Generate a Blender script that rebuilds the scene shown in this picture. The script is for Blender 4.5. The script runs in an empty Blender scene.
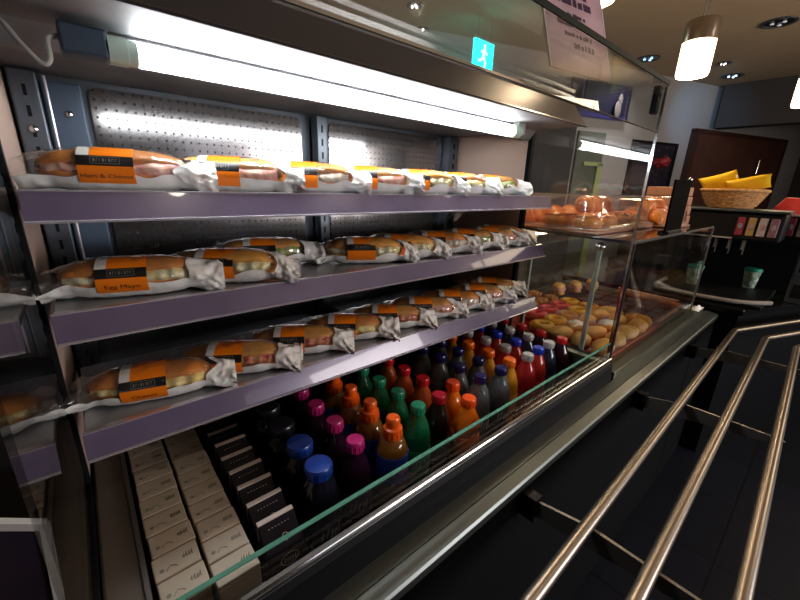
import bpy, bmesh, math, random
from mathutils import Vector, Matrix, noise
PI = math.pi
SC = bpy.context.scene
COL = SC.collection
H = 1.35          # eye height: all z below are given relative to it and lifted by H

# ------------------------------------------------------------------ camera
cam_d = bpy.data.cameras.new('camera'); cam = bpy.data.objects.new('camera', cam_d); COL.objects.link(cam)
cam_d.sensor_width = 36; cam_d.lens = 36*370/800; cam_d.clip_start = .01
Rm = Matrix(((0.76225142, 0.16947428, -0.62470092), (-0.64652436, 0.2459963, -0.72214408), (0.03128927, 0.95433971, 0.29708028)))
Rm = Matrix((Rm[0], [-v for v in Rm[1]], Rm[2])) if False else Rm
cam.matrix_world = Matrix.Translation((0, 0, H)) @ Rm.to_4x4()
SC.camera = cam

# ------------------------------------------------------------------ world, exposure, room lights
w = bpy.data.worlds.new('world'); SC.world = w; w.use_nodes = True
w.node_tree.nodes['Background'].inputs[0].default_value = (.5, .55, .7, 1)
w.node_tree.nodes['Background'].inputs[1].default_value = .02
SC.view_settings.view_transform = 'Standard'; SC.view_settings.look = 'None'
SC.view_settings.exposure = 0; SC.view_settings.gamma = 1; SC.view_settings.use_curve_mapping = False
try:
    SC.cycles.max_bounces = 10; SC.cycles.transparent_max_bounces = 24; SC.cycles.sample_clamp_indirect = 4
    SC.cycles.caustics_reflective = False; SC.cycles.caustics_refractive = False
except Exception: pass

def lamp(kind, name, loc, energy, color, size=.05, target=None, spot=60, blend=.6):
    d = bpy.data.lights.new(name, kind); d.energy = energy; d.color = color
    o = bpy.data.objects.new(name, d); COL.objects.link(o); o.location = (loc[0], loc[1], loc[2]+H)
    if kind == 'AREA': d.size = size
    else: d.shadow_soft_size = size
    if kind == 'SPOT': d.spot_size = math.radians(spot); d.spot_blend = blend
    if target is not None:
        o.rotation_euler = (Vector(target)-Vector(loc)).to_track_quat('-Z', 'Y').to_euler()
    return o
# recessed ceiling downlights (their fittings are built further down)
DOWN = [(.45, -.75), (1.5, -.7), (2.7, -.75)]
for i, (x, y) in enumerate(DOWN):
    lamp('SPOT', 'downlight', (x, y, 1.25), (7, 8, 6)[i], (1, .84, .70), .05, (x*.9+.05, .5, -.35), 95, .8)
wl = lamp('AREA', 'front_fill_light', (2.2, -2.85, .05), 82, (1, .92, .90), 2.2, (1.0, 0, -.1)); wl.data.shape = 'RECTANGLE'; wl.data.size_y = .8   # added fill light behind the customer, brightens the shelf fronts
lamp('AREA', 'ceiling_fill_light', (4.6, -1.6, .6), 26, (1, .80, .58), 1.0, (4.0, 0, 1.28))  # added fill aimed upward to brighten the ceiling
lamp('SPOT', 'wall_wash_light', (4.9, .9, 1.2), 22, (.35, .65, 1), .04, (6.1, 1.5, .85), 55, 1)
lamp('SPOT', 'staff_downlight', (4.59, 1.647, 1.25), 16, (1, .92, .84), .08, (4.6, 1.9, 0), 120, .8)
lamp('SPOT', 'staff_downlight', (2.18, 2.43, 1.25), 14, (1, .88, .72), .06, (2.3, 1.6, -.6), 130, .8)

# ------------------------------------------------------------------ materials
def nd(nt, t, **kw):
    n = nt.nodes.new(t)
    for k, v in kw.items(): setattr(n, k, v)
    return n
def mat(name, col, rough=.5, metal=0., bump=0., bscale=40., var=0., vscale=8., trans=0., emit=None, estr=0., coat=0., spec=.5, coord='Object', stretch=None, sss=0):
    m = bpy.data.materials.new(name); m.use_nodes = True; nt = m.node_tree; b = nt.nodes['Principled BSDF']
    b.inputs['Base Color'].default_value = (*col, 1); b.inputs['Roughness'].default_value = rough
    b.inputs['Metallic'].default_value = metal; b.inputs['Transmission Weight'].default_value = trans
    b.inputs['Coat Weight'].default_value = coat; b.inputs['Specular IOR Level'].default_value = spec
    if sss: b.inputs['Subsurface Weight'].default_value = sss; b.inputs['Subsurface Scale'].default_value = .01
    if emit: b.inputs['Emission Color'].default_value = (*emit, 1); b.inputs['Emission Strength'].default_value = estr
    if var or bump:
        tc = nd(nt, 'ShaderNodeTexCoord'); src = tc.outputs[coord]
        if stretch:
            mp = nd(nt, 'ShaderNodeMapping'); mp.inputs['Scale'].default_value = stretch
            nt.links.new(src, mp.inputs[0]); src = mp.outputs[0]
    if var:
        n = nd(nt, 'ShaderNodeTexNoise'); n.inputs['Scale'].default_value = vscale; n.inputs['Detail'].default_value = 4
        nt.links.new(src, n.inputs['Vector'])
        r = nd(nt, 'ShaderNodeValToRGB'); r.color_ramp.elements[0].position = .3; r.color_ramp.elements[1].position = .7
        r.color_ramp.elements[0].color = (*[max(0, c*(1-var)) for c in col], 1); r.color_ramp.elements[1].color = (*[min(1, c*(1+var)) for c in col], 1)
        nt.links.new(n.outputs[0], r.inputs[0]); nt.links.new(r.outputs[0], b.inputs['Base Color'])
    if bump:
        n = nd(nt, 'ShaderNodeTexNoise'); n.inputs['Scale'].default_value = bscale; n.inputs['Detail'].default_value = 3
        nt.links.new(src, n.inputs['Vector'])
        bp = nd(nt, 'ShaderNodeBump'); bp.inputs['Strength'].default_value = bump; bp.inputs['Distance'].default_value = .002
        nt.links.new(n.outputs[0], bp.inputs['Height']); nt.links.new(bp.outputs[0], b.inputs['Normal'])
    return m
def clear(name, tint=(1, 1, 1), f0=.04, rough=.0, haze=0., bump=0., bscale=60., gl=(1, 1, 1), body=(1, 1, 1)):
    """clear sheet: see-through with a real grazing-angle reflection"""
    m = bpy.data.materials.new(name); m.use_nodes = True; nt = m.node_tree
    for n in list(nt.nodes): nt.nodes.remove(n)
    out = nd(nt, 'ShaderNodeOutputMaterial'); g = nd(nt, 'ShaderNodeNewGeometry')
    dot = nd(nt, 'ShaderNodeVectorMath', operation='DOT_PRODUCT')
    gloss = nd(nt, 'ShaderNodeBsdfGlossy'); gloss.inputs['Roughness'].default_value = rough; gloss.inputs['Color'].default_value = (*gl, 1)
    if bump:
        tc = nd(nt, 'ShaderNodeTexCoord'); n = nd(nt, 'ShaderNodeTexNoise'); n.inputs['Scale'].default_value = bscale; n.inputs['Detail'].default_value = 2
        nt.links.new(tc.outputs['Object'], n.inputs['Vector'])
        bp = nd(nt, 'ShaderNodeBump'); bp.inputs['Strength'].default_value = bump; bp.inputs['Distance'].default_value = .004
        nt.links.new(n.outputs[0], bp.inputs['Height']); nt.links.new(bp.outputs[0], gloss.inputs['Normal'])
        nt.links.new(bp.outputs[0], dot.inputs[0])
    else: nt.links.new(g.outputs['Normal'], dot.inputs[0])
    nt.links.new(g.outputs['Incoming'], dot.inputs[1])
    ab = nd(nt, 'ShaderNodeMath', operation='ABSOLUTE'); nt.links.new(dot.outputs['Value'], ab.inputs[0])
    om = nd(nt, 'ShaderNodeMath', operation='SUBTRACT', use_clamp=True); om.inputs[0].default_value = 1; nt.links.new(ab.outputs[0], om.inputs[1])
    pw = nd(nt, 'ShaderNodeMath', operation='POWER'); pw.inputs[1].default_value = 5; nt.links.new(om.outputs[0], pw.inputs[0])
    ma = nd(nt, 'ShaderNodeMath', operation='MULTIPLY_ADD', use_clamp=True); ma.inputs[1].default_value = 1-f0; ma.inputs[2].default_value = f0
    nt.links.new(pw.outputs[0], ma.inputs[0])
    tr = nd(nt, 'ShaderNodeBsdfTransparent'); tr.inputs[0].default_value = (*tint, 1); base = tr.outputs[0]
    if haze:
        df = nd(nt, 'ShaderNodeBsdfDiffuse'); df.inputs[0].default_value = (*body, 1)
        mh = nd(nt, 'ShaderNodeMixShader'); mh.inputs[0].default_value = haze
        nt.links.new(base, mh.inputs[1]); nt.links.new(df.outputs[0], mh.inputs[2]); base = mh.outputs[0]
    mx = nd(nt, 'ShaderNodeMixShader'); nt.links.new(ma.outputs[0], mx.inputs[0]); nt.links.new(base, mx.inputs[1]); nt.links.new(gloss.outputs[0], mx.inputs[2])
    nt.links.new(mx.outputs[0], out.inputs[0])
    return m
def perforated():
    m = mat('perforated_steel', (.21, .20, .20), .14, .8)
    nt = m.node_tree; b = nt.nodes['Principled BSDF']
    tc = nd(nt, 'ShaderNodeTexCoord'); sp = nd(nt, 'ShaderNodeSeparateXYZ'); nt.links.new(tc.outputs['Object'], sp.inputs[0])
    o = []
    for ax in (0, 2):
        d = nd(nt, 'ShaderNodeMath', operation='MULTIPLY'); d.inputs[1].default_value = 1/.0165; nt.links.new(sp.outputs[ax], d.inputs[0])
        f = nd(nt, 'ShaderNodeMath', operation='FRACT'); nt.links.new(d.outputs[0], f.inputs[0])
        s = nd(nt, 'ShaderNodeMath', operation='SUBTRACT'); s.inputs[1].default_value = .5; nt.links.new(f.outputs[0], s.inputs[0])
        q = nd(nt, 'ShaderNodeMath', operation='POWER'); q.inputs[1].default_value = 2; nt.links.new(s.outputs[0], q.inputs[0]); o.append(q)
    a = nd(nt, 'ShaderNodeMath', operation='ADD'); nt.links.new(o[0].outputs[0], a.inputs[0]); nt.links.new(o[1].outputs[0], a.inputs[1])
    l = nd(nt, 'ShaderNodeMath', operation='LESS_THAN'); l.inputs[1].default_value = .018; nt.links.new(a.outputs[0], l.inputs[0])
    mx = nd(nt, 'ShaderNodeMix', data_type='RGBA'); nt.links.new(l.outputs[0], mx.inputs[0])
    mx.inputs[6].default_value = (.21, .20, .20, 1); mx.inputs[7].default_value = (.03, .03, .035, 1)
    nt.links.new(mx.outputs[2], b.inputs['Base Color'])
    im = nd(nt, 'ShaderNodeMath', operation='MULTIPLY_ADD'); im.inputs[1].default_value = -.7; im.inputs[2].default_value = .9
    nt.links.new(l.outputs[0], im.inputs[0]); nt.links.new(im.outputs[0], b.inputs['Metallic'])
    return m
M = {}
M['perf'] = perforated()
M['slate'] = mat('slate_metal', (.085, .10, .12), .38, .55, var=.2)
M['blue_slate'] = mat('blue_grey_metal', (.06, .088, .13), .4, .4)
M['steel'] = mat('brushed_steel', (.55, .56, .55), .26, .95, bump=.15, bscale=30, stretch=(1, 30, 30))
M['deck'] = mat('worn_steel', (.20, .22, .17), .32, .9, bump=.1, bscale=20, var=.15)
M['chrome'] = mat('chrome', (.75, .75, .76), .12, 1)
M['rail'] = mat('satin_steel_tube', (.34, .30, .26), .33, 1)
M['brk'] = mat('bracket_steel', (.30, .28, .26), .4, .8)
M['black'] = mat('black_laminate', (.006, .007, .009), .55, spec=.12)
M['black_gloss'] = mat('black_glass', (.01, .011, .012), .08)
M['black_plastic'] = mat('black_plastic', (.007, .007, .008), .5, spec=.2)
M['canopy'] = mat('dark_brushed_canopy', (.07, .064, .068), .36, .35, bump=.1, bscale=14, stretch=(1, 20, 20))
M['gutter'] = mat('canopy_lining', (.20, .20, .205), .62, .3, var=.15, vscale=20)
M['cream'] = mat('cream_end_panel', (.78, .56, .45), .45, .0)
M['shelf'] = mat('shelf_steel', (.42, .42, .44), .35, .6, var=.1)
M['strip'] = mat('lilac_price_strip', (.14, .11, .19), .25, .1, coat=.5, var=.12, vscale=12)
M['strip_edge'] = mat('strip_lip', (.70, .66, .74), .2, .5)
M['glass'] = clear('clear_glass', (.982, .992, .985))
M['glass_edge'] = mat('green_glass_edge', (.12, .33, .24), .12, 0, emit=None)
M['dark_edge'] = mat('dark_glass_edge', (.006, .014, .012), .4, spec=.15)
M['tube'] = mat('lit_tube', (1, 1, 1), .5, emit=(.93, .97, 1), estr=34)
M['tube_cap'] = mat('tube_connector', (.55, .70, .62), .3)
M['cable'] = mat('grey_cable', (.45, .45, .42), .5)
M['wall'] = mat('grey_wall_paint', (.34, .34, .36), .8, var=.06, vscale=2)
M['wall_dk'] = mat('dark_wall_paint', (.035, .035, .038), .8)
M['ceil'] = mat('tan_ceiling_paint', (.44, .34, .23), .85, var=.05, vscale=2)
M['soffit'] = mat('grey_soffit_paint', (.05, .05, .056), .8)
M['brown'] = mat('dark_brown_door', (.09, .035, .025), .5, var=.2, vscale=5)
M['lime'] = mat('pale_green_frame', (.34, .42, .20), .5)
M['sage'] = mat('sage_panel', (.10, .12, .10), .6)
M['floor'] = None
M['crust'] = mat('bread_crust', (.66, .235, .04), .5, 0, bump=.5, bscale=90, var=.4, vscale=28)
M['crust2'] = mat('pale_bread_crust', (.76, .34, .07), .5, 0, bump=.5, bscale=90, var=.35, vscale=24)
M['film'] = clear('cellophane', (.985, .98, .975), .075, .10, haze=.025, bump=.9, bscale=38)
M['paper'] = mat('white_bag_paper', (.95, .935, .90), .5, 0, bump=.35, bscale=60, sss=.12)
M['orange'] = mat('orange_label', (1, .235, .008), .35)
M['white'] = mat('white_label', (.82, .80, .76), .35)
M['lblack'] = mat('black_label', (.012, .011, .012), .3)
M['cream_ink'] = mat('cream_ink', (.22, .21, .18), .5)
M['dark_ink'] = mat('dark_ink', (.06, .015, .01), .5)
M['carton'] = mat('white_carton', (.66, .56, .44), .4, var=.06)
M['carton_blk'] = mat('black_carton', (.012, .008, .014), .5, spec=.15)
M['ink_grey'] = mat('grey_ink', (.28, .28, .22), .5)
M['pink_edge'] = mat('pale_carton_edge', (.80, .68, .62), .4)
M['red_tray'] = mat('red_tray', (.40, .012, .02), .25, coat=.5)
M['green_pl'] = mat('green_plastic', (.02, .32, .22), .35)
def basic(name, col, **k): return mat(name, col, **k)

# ------------------------------------------------------------------ mesh helpers
class MB:
    def __init__(s): s.v = []; s.f = []; s.m = []; s.cur = 0
    def add(s, vs, fs, mi=None):
        o = len(s.v); s.v += [Vector(p) for p in vs]
        for f in fs: s.f.append([i+o for i in f]); s.m.append(s.cur if mi is None else mi)
        return s
    def box(s, x0, x1, y0, y1, z0, z1, mi=None):
        vs = [(x, y, z) for x in (x0, x1) for y in (y0, y1) for z in (z0, z1)]
        return s.add(vs, [(0, 1, 3, 2), (4, 6, 7, 5), (0, 4, 5, 1), (2, 3, 7, 6), (0, 2, 6, 4), (1, 5, 7, 3)], mi)
    def prism(s, prof, x0, x1, mi=None):
        """profile of (y,z) points, extruded along x"""
        n = len(prof); vs = [(x0, a, b) for a, b in prof]+[(x1, a, b) for a, b in prof]
        fs = [(i, (i+1) % n, n+(i+1) % n, n+i) for i in range(n)]+[tuple(range(n-1, -1, -1)), tuple(range(n, 2*n))]
        return s.add(vs, fs, mi)
    def tube(s, pts, r, seg=12, mi=None, caps=True, rs=None):
        pts = [Vector(p) for p in pts]; n = len(pts); vs = []; up = None
        for i, p in enumerate(pts):
            t = (pts[min(i+1, n-1)]-pts[max(i-1, 0)]).normalized()
            if up is None: up = t.orthogonal().normalized()
            up = (up-t*up.dot(t)).normalized(); bn = t.cross(up); rr = rs[i] if rs else r
            for k in range(seg):
                a = 2*PI*k/seg; vs.append(p+up*(rr*math.cos(a))+bn*(rr*math.sin(a)))
        fs = [(i*seg+k, i*seg+(k+1) % seg, (i+1)*seg+(k+1) % seg, (i+1)*seg+k) for i in range(n-1) for k in range(seg)]
        if caps: fs += [tuple(range(seg-1, -1, -1)), tuple(range((n-1)*seg, n*seg))]
        return s.add(vs, fs, mi)
    def lathe(s, prof, seg=20, mi=None, c=(0, 0, 0), sq=0.):
        """profile of (r,z), closed by caps; sq squares the section"""
        vs = []; n = len(prof)
        for r, z in prof:
            for k in range(seg):
                a = 2*PI*k/seg; q = 1.
                if sq: q = 1/max(abs(math.cos(a)), abs(math.sin(a)))**sq
                vs.append((c[0]+r*q*math.cos(a), c[1]+r*q*math.sin(a), c[2]+z))
        fs = [(i*seg+k, i*seg+(k+1) % seg, (i+1)*seg+(k+1) % seg, (i+1)*seg+k) for i in range(n-1) for k in range(seg)]
        fs += [tuple(range(seg-1, -1, -1)), tuple(range((n-1)*seg, n*seg))]
        return s.add(vs, fs, mi)
    def grid(s, fn, nu, nv, mi=None, wrap=False, mfn=None):
        vs = [fn(i/nu, j/nv) for i in range(nu+1) for j in range(nv+1)]; o = len(s.v); s.v += [Vector(p) for p in vs]
        for i in range(nu):
            for j in range(nv):
                a = i*(nv+1)+j; s.f.append([o+a, o+a+nv+1, o+a+nv+2, o+a+1])
                s.m.append(mfn((i+.5)/nu, (j+.5)/nv) if mfn else (s.cur if mi is None else mi))
        return s
    def blob(s, c, rx, ry, rz, nz=.1, fr=4, seed=0, nu=18, nv=10, flat=None, mi=None):
        vs = []
        for j in range(nv+1):
            ph = -PI/2+PI*j/nv
            for i in range(nu):
                a = 2*PI*i/nu; d = Vector((math.cos(a)*math.cos(ph), math.sin(a)*math.cos(ph), math.sin(ph)))
                k = 1+nz*noise.noise(d*fr*.5+Vector((seed*7.3, seed, 0)))
                z = d.z*rz*k
                if flat is not None: z = max(z, -rz*flat)
                vs.append((c[0]+d.x*rx*k, c[1]+d.y*ry*k, c[2]+z))
        fs = [(j*nu+i, j*nu+(i+1) % nu, (j+1)*nu+(i+1) % nu, (j+1)*nu+i) for j in range(nv) for i in range(nu)]
        return s.add(vs, fs, mi)
    def torus(s, c, R, r, nz=.0, seed=0, nu=24, nv=10, sz=1., v0=0, v1=1, mi=None):
        def fn(u, v):
            a = 2*PI*u; b = 2*PI*(v0+(v1-v0)*v); k = 1+nz*noise.noise(Vector((math.cos(a)*3+seed*5, math.sin(a)*3, math.sin(b)*2)))
            return (c[0]+(R+r*k*math.cos(b))*math.cos(a), c[1]+(R+r*k*math.cos(b))*math.sin(a), c[2]+r*k*sz*math.sin(b))
        return s.grid(fn, nu, nv, mi)
    def build(s, name, mats, parent=None, smooth=True, bevel=0, seg=2, world=False, lift=True, angle=35, solid=0):
        me = bpy.data.meshes.new(name); off = Vector((0, 0, 0))
        if world:      # coordinates given in the room frame: lift by H, make local to the parent's base
            off = Vector((0, 0, H))
            if parent is not None:
                p = parent
                while p is not None: off -= Vector(p.location); p = p.parent
        me.from_pydata([v+off for v in s.v], [], s.f)
        if not isinstance(mats, (list, tuple)): mats = [mats]
        for m in mats: me.materials.append(m)
        me.polygons.foreach_set('material_index', s.m)
        bm = bmesh.new(); bm.from_mesh(me); bmesh.ops.remove_doubles(bm, verts=bm.verts, dist=1e-6); bmesh.ops.recalc_face_normals(bm, faces=bm.faces); bm.to_mesh(me); bm.free()
        if smooth:
            me.polygons.foreach_set('use_smooth', [True]*len(me.polygons))
            try: me.set_sharp_from_angle(angle=math.radians(angle))
            except Exception: pass
        o = bpy.data.objects.new(name, me); COL.objects.link(o)
        if parent is not None: o.parent = parent
        if solid:
            md = o.modifiers.new('Solidify', 'SOLIDIFY'); md.thickness = solid; md.offset = 0
        if bevel:
            md = o.modifiers.new('Bevel', 'BEVEL'); md.width = bevel; md.segments = seg; md.limit_method = 'ANGLE'
        return o
def tag(o, label=None, cat=None, group=None, kind=None):
    if label: o['label'] = label
    if cat: o['category'] = cat
    if group: o['group'] = group
    if kind: o['kind'] = kind
    return o
def empty(name, loc, label, cat, group=None, rz=0):
    o = bpy.data.objects.new(name, None); COL.objects.link(o); o.location = (loc[0], loc[1], loc[2]+H); o.rotation_euler = (0, 0, rz)
    o.empty_display_size = .02
    return tag(o, label, cat, group)
def copy_tree(o, parent=None):
    c = o.copy(); COL.objects.link(c); c.parent = parent
    for ch in list(o.children): copy_tree(ch, c)
    return c
def move(o, x, y, z, rz=0, s=1): o.location = (x, y, z+H); o.rotation_euler = (0, 0, rz); o.scale = (s, s, s); return o
def text_mesh(body, size, align='CENTER'):
    cu = bpy.data.curves.new('lettering', 'FONT'); cu.body = body; cu.size = size; cu.align_x = align; cu.resolution_u = 2
    t = bpy.data.objects.new('lettering', cu); COL.objects.link(t)
    bpy.context.view_layer.update()
    me = bpy.data.meshes.new_from_object(t.evaluated_get(bpy.context.evaluated_depsgraph_get()))
    vs = [v.co.copy() for v in me.vertices]; fs = [list(p.vertices) for p in me.polygons]
    bpy.data.objects.remove(t); bpy.data.curves.remove(cu); bpy.data.meshes.remove(me)
    return vs, fs

# ------------------------------------------------------------------ the room
def wy(x): return 3.6-.35*x                      # plan line of the back wall
CZ = 1.28
def floor_mat():
    m = mat('dark_floor_tiles', (.02, .024, .035), .45, spec=.2)
    nt = m.node_tree; b = nt.nodes['Principled BSDF']; tc = nd(nt, 'ShaderNodeTexCoord')
    br = nd(nt, 'ShaderNodeTexBrick'); br.inputs['Scale'].default_value = 2.2; br.offset = 0; br.inputs['Brick Width'].default_value = .9; br.inputs['Row Height'].default_value = .9
    br.inputs['Mortar Size'].default_value = .008
    br.inputs['Color1'].default_value = (.010, .012, .020, 1); br.inputs['Color2'].default_value = (.008, .010, .015, 1); br.inputs['Mortar'].default_value = (.004, .004, .005, 1)
    nt.links.new(tc.outputs['Object'], br.inputs[0]); nt.links.new(br.outputs[0], b.inputs['Base Color'])
    return m
M['floor'] = floor_mat()
X0, X1, Y0 = -1.6, 8.4, -3.0
def struct(name, mb, m, **k): return tag(mb.build(name, m, None, world=True, **k), kind='structure')
struct('floor', MB().add([(X0, Y0, -H), (X1, Y0, -H), (X1, wy(X1), -H), (X0, wy(X0), -H), (X0, Y0, -H-.1), (X1, Y0, -H-.1), (X1, wy(X1), -H-.1), (X0, wy(X0), -H-.1)],
       [(0, 1, 2, 3), (7, 6, 5, 4), (0, 4, 5, 1), (1, 5, 6, 2), (2, 6, 7, 3), (3, 7, 4, 0)]), M['floor'], smooth=False)
struct('ceiling', MB().add([(X0, Y0, CZ), (X1, Y0, CZ), (X1, wy(X1), CZ), (X0, wy(X0), CZ), (X0, Y0, CZ+.1), (X1, Y0, CZ+.1), (X1, wy(X1), CZ+.1), (X0, wy(X0), CZ+.1)],
       [(0, 1, 2, 3), (7, 6, 5, 4), (0, 4, 5, 1), (1, 5, 6, 2), (2, 6, 7, 3), (3, 7, 4, 0)]), M['ceil'], smooth=False)
struct('wall_left', MB().box(X0-.1, X0, Y0, wy(X0), -H, CZ), M['wall_dk'], smooth=False)
struct('wall_right', MB().box(X1, X1+.1, Y0, wy(X1), -H, CZ), M['wall_dk'], smooth=False)
struct('wall_front', MB().box(X0, X1, Y0-.1, Y0, -H, CZ), M['wall_dk'], smooth=False)
wd = Vector((1, -.35, 0)).normalized(); wn = Vector((-.35, -1, 0)).normalized()   # along the wall / out of it towards the counter
def wp(k, off=0):                               # point on the back wall seen at plan ratio x/y = k
    y = 3.6/(1+.35*k); return Vector((k*y, y, 0))+wn*off
def wbox(k0, k1, z0, z1, t0, t1, mb=None, mi=None):
    mb = mb or MB(); a = wp(k0); b = wp(k1); vs = []
    for p in (a, b):
        for t in (t0, t1):
            for z in (z0, z1): q = p+wn*t; vs.append((q.x, q.y, z))
    return mb.add(vs, [(0, 1, 3, 2), (4, 6, 7, 5), (0, 4, 5, 1), (2, 3, 7, 6), (0, 2, 6, 4), (1, 5, 7, 3)], mi)
a = Vector((X0, wy(X0), 0)); b = Vector((X1, wy(X1), 0)); mb = MB(); vs = []
for p in (a, b):
    for t in (-.1, 0):
        for z in (-H, CZ): q = p+wn*t; vs.append((q.x, q.y, z))
mb.add(vs, [(0, 1, 3, 2), (4, 6, 7, 5), (0, 4, 5, 1), (2, 3, 7, 6), (0, 2, 6, 4), (1, 5, 7, 3)])
struct('wall_back', mb, M['wall'], smooth=False)
struct('trim_1', MB().box(6.25, 6.45, -2.9, 1.33, .80, CZ-.001), M['soffit'], smooth=False)      # downstand beam
struct('trim_2', wbox(1.45, 1.98, -H, 1.0, .001, .06), M['wall_dk'], smooth=False)          # dark pier
# doors
d1 = struct('door_1', wbox(4.06, 9.3, -H, .735, .002, .04), M['brown'], smooth=False)
mb = MB(); wbox(4.0, 4.12, -H, .76, .002, .06, mb); wbox(4.0, 9.4, .735, .78, .002, .06, mb); wbox(9.2, 9.42, -H, .76, .002, .06, mb)
f_ = mb.build('door_frame', mat('brown_frame', (.05, .02, .015), .5), d1, world=True, smooth=False)
p = wp(7.2, .07); MB().tube([(p.x, p.y, .3), (p.x, p.y, .48)], .012).build('door_handle', M['chrome'], d1, world=True)
d2 = struct('door_2', wbox(2.04, 2.36, -H, .62, .002, .03), M['sage'], smooth=False)
mb = MB(); wbox(2.29, 2.36, -H, .30, .002, .06, mb); wbox(2.12, 2.36, .27, .31, .002, .06, mb)
mb.build('door_frame', M['lime'], d2, world=True, smooth=False)
# wall pictures
pk = mat('dark_speckled_print', (.02, .02, .035), .4)
nt = pk.node_tree; tc = nd(nt, 'ShaderNodeTexCoord'); vo = nd(nt, 'ShaderNodeTexVoronoi'); vo.inputs['Scale'].default_value = 16
nt.links.new(tc.outputs['Object'], vo.inputs['Vector']); rp = nd(nt, 'ShaderNodeValToRGB'); rp.color_ramp.elements[0].color = (.25, .07, .05, 1)
rp.color_ramp.elements[0].position = .05; rp.color_ramp.elements[1].position = .28; rp.color_ramp.elements[1].color = (.015, .015, .03, 1)
nt.links.new(vo.outputs['Distance'], rp.inputs[0]); nt.links.new(rp.outputs[0], nt.nodes['Principled BSDF'].inputs['Base Color'])
t = empty('wall_poster', (wp(3.2).x, wp(3.2).y, -.25), 'dark poster with specks of red, on the grey wall left of the brown door', 'poster')
wbox(2.78, 3.72, -.25, .59, .004, .02).build('backing_board', M['black'], t, world=True, smooth=False)
wbox(2.84, 3.62, -.22, .56, .0205, .024).build('print', pk, t, world=True, smooth=False)
mb = MB(); p = wp(3.35, .03); mb.blob((p.x, p.y, .36), .10, .10, .06, .5, 5, 3); mb.build('red_shape', basic('poster_red', (.28, .02, .03)), t, world=True)
t = empty('hanging_banner', (wp(2.2).x, wp(2.2).y, .74), 'navy blue banner with a pale round figure, high on the wall behind the glass', 'banner')
wbox(1.88, 2.58, .76, 1.10, .03, .05).build('banner_panel', basic('navy_banner', (.018, .02, .075)), t, world=True, smooth=False)
mb = MB(); q = wp(2.42, .06)
for (dx, dz, r) in ((0, .86, .085), (.03, .96, .06)): mb.blob((q.x+dx, q.y, dz), r, .012, r, .05, 3, 1)
mb.build('round_figure', basic('banner_pale', (.42, .38, .42)), t, world=True)
wbox(1.88, 2.58, .755, .80, .051, .056).build('lower_band', basic('banner_band', (.03, .03, .20)), t, world=True, smooth=False)
# green exit sign hanging from the ceiling
e = empty('exit_sign', (2.70, 2.2, .90), 'glowing green emergency exit sign hanging under the ceiling behind the cooler', 'sign')
MB().box(2.58, 2.82, 2.19, 2.21, .90, 1.11).build('lit_panel', mat('exit_green', (.0, .5, .4), .4, emit=(.01, .75, .68), estr=4.5), e, world=True, smooth=False)
mb = MB(); mb.blob((2.70, 2.187, 1.075), .014, .003, .014, 0)
mb.tube([(2.70, 2.187, 1.055), (2.69, 2.187, 1.0)], .012); mb.tube([(2.69, 2.187, 1.0), (2.72, 2.187, .96), (2.71, 2.187, .925)], .009); mb.tube([(2.69, 2.187, 1.0), (2.66, 2.187, .97), (2.63, 2.187, .965)], .009)
mb.tube([(2.70, 2.187, 1.045), (2.735, 2.187, 1.02)], .007); mb.tube([(2.70, 2.187, 1.045), (2.66, 2.187, 1.03)], .007)
mb.build('running_figure', mat('exit_white', (1, 1, 1), .4, emit=(.6, 1, .95), estr=2.2), e, world=True)
mb = MB(); mb.tube([(2.62, 2.2, 1.11), (2.62, 2.2, CZ)], .004); mb.tube([(2.78, 2.2, 1.11), (2.78, 2.2, CZ)], .004); mb.build('hanger', M['chrome'], e, world=True)

# ceiling downlight fittings
def downlight(x, y, r, col, s, label):
    t = empty('ceiling_downlight', (x, y, CZ-.02), label, 'ceiling light', 'recessed ceiling downlights')
    mb = MB(); mb.torus((x, y, CZ-.004), r, .012, nu=28, nv=8, sz=.6); mb.build('trim_ring', M['slate'], t, world=True)
    mb = MB(); mb.lathe([(r-.005, CZ-.003), (r*.8, CZ-.0045), (r*.35, CZ-.006), (.001, CZ-.0065)], 24, c=(x, y, 0)); mb.build('reflector', mat('reflector', (.08, .10, .14), .2, .9), t, world=True)
    mb = MB(); 
    for k in range(3): a_ = k*2.1; mb.blob((x+r*.4*math.cos(a_), y+r*.4*math.sin(a_), CZ-.012), r*.13, r*.13, .006, 0)
    mb.build('lamp_face', mat('lamp_face', (1, 1, 1), .4, emit=col, estr=s), t, world=True)
for x, y, r, col, s, l in [
    (3.586*CZ, 1.287*CZ, .09, (.3, .6, 1), 3, 'small bluish recessed ceiling light just beyond the corner of the top glass'),
    (4.10*CZ, .918*CZ, .05, (1, .95, .85), 5, 'bright little recessed ceiling light right behind the hanging pendant'),
    (4.56*CZ, .935*CZ, .09, (.6, .8, 1), 3, 'recessed ceiling light below and right of the pendant, nearest the far wall'),
    (3.391*CZ, .541*CZ, .10, (.5, .55, .6), .3, 'unlit grey recessed ceiling light at the upper right'),
    (1.70*CZ, 1.918*CZ, .05, (1, .93, .8), 14, 'warm recessed ceiling light seen through the top glass, the nearer one'),
    (1.970*CZ, 2.2*CZ-.08, .05, (1, .93, .8), 14, 'warm recessed ceiling light seen through the top glass, the farther one')]:
    downlight(x, y, r, col, s, l)
for i, (x, y) in enumerate(DOWN):
    downlight(x, y, .05, (1, .9, .8), 6, ['recessed downlight above the tray rail in front of the sandwiches', 'recessed downlight above the middle of the tray rail', 'recessed downlight above the far end of the tray rail'][i])

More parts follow.
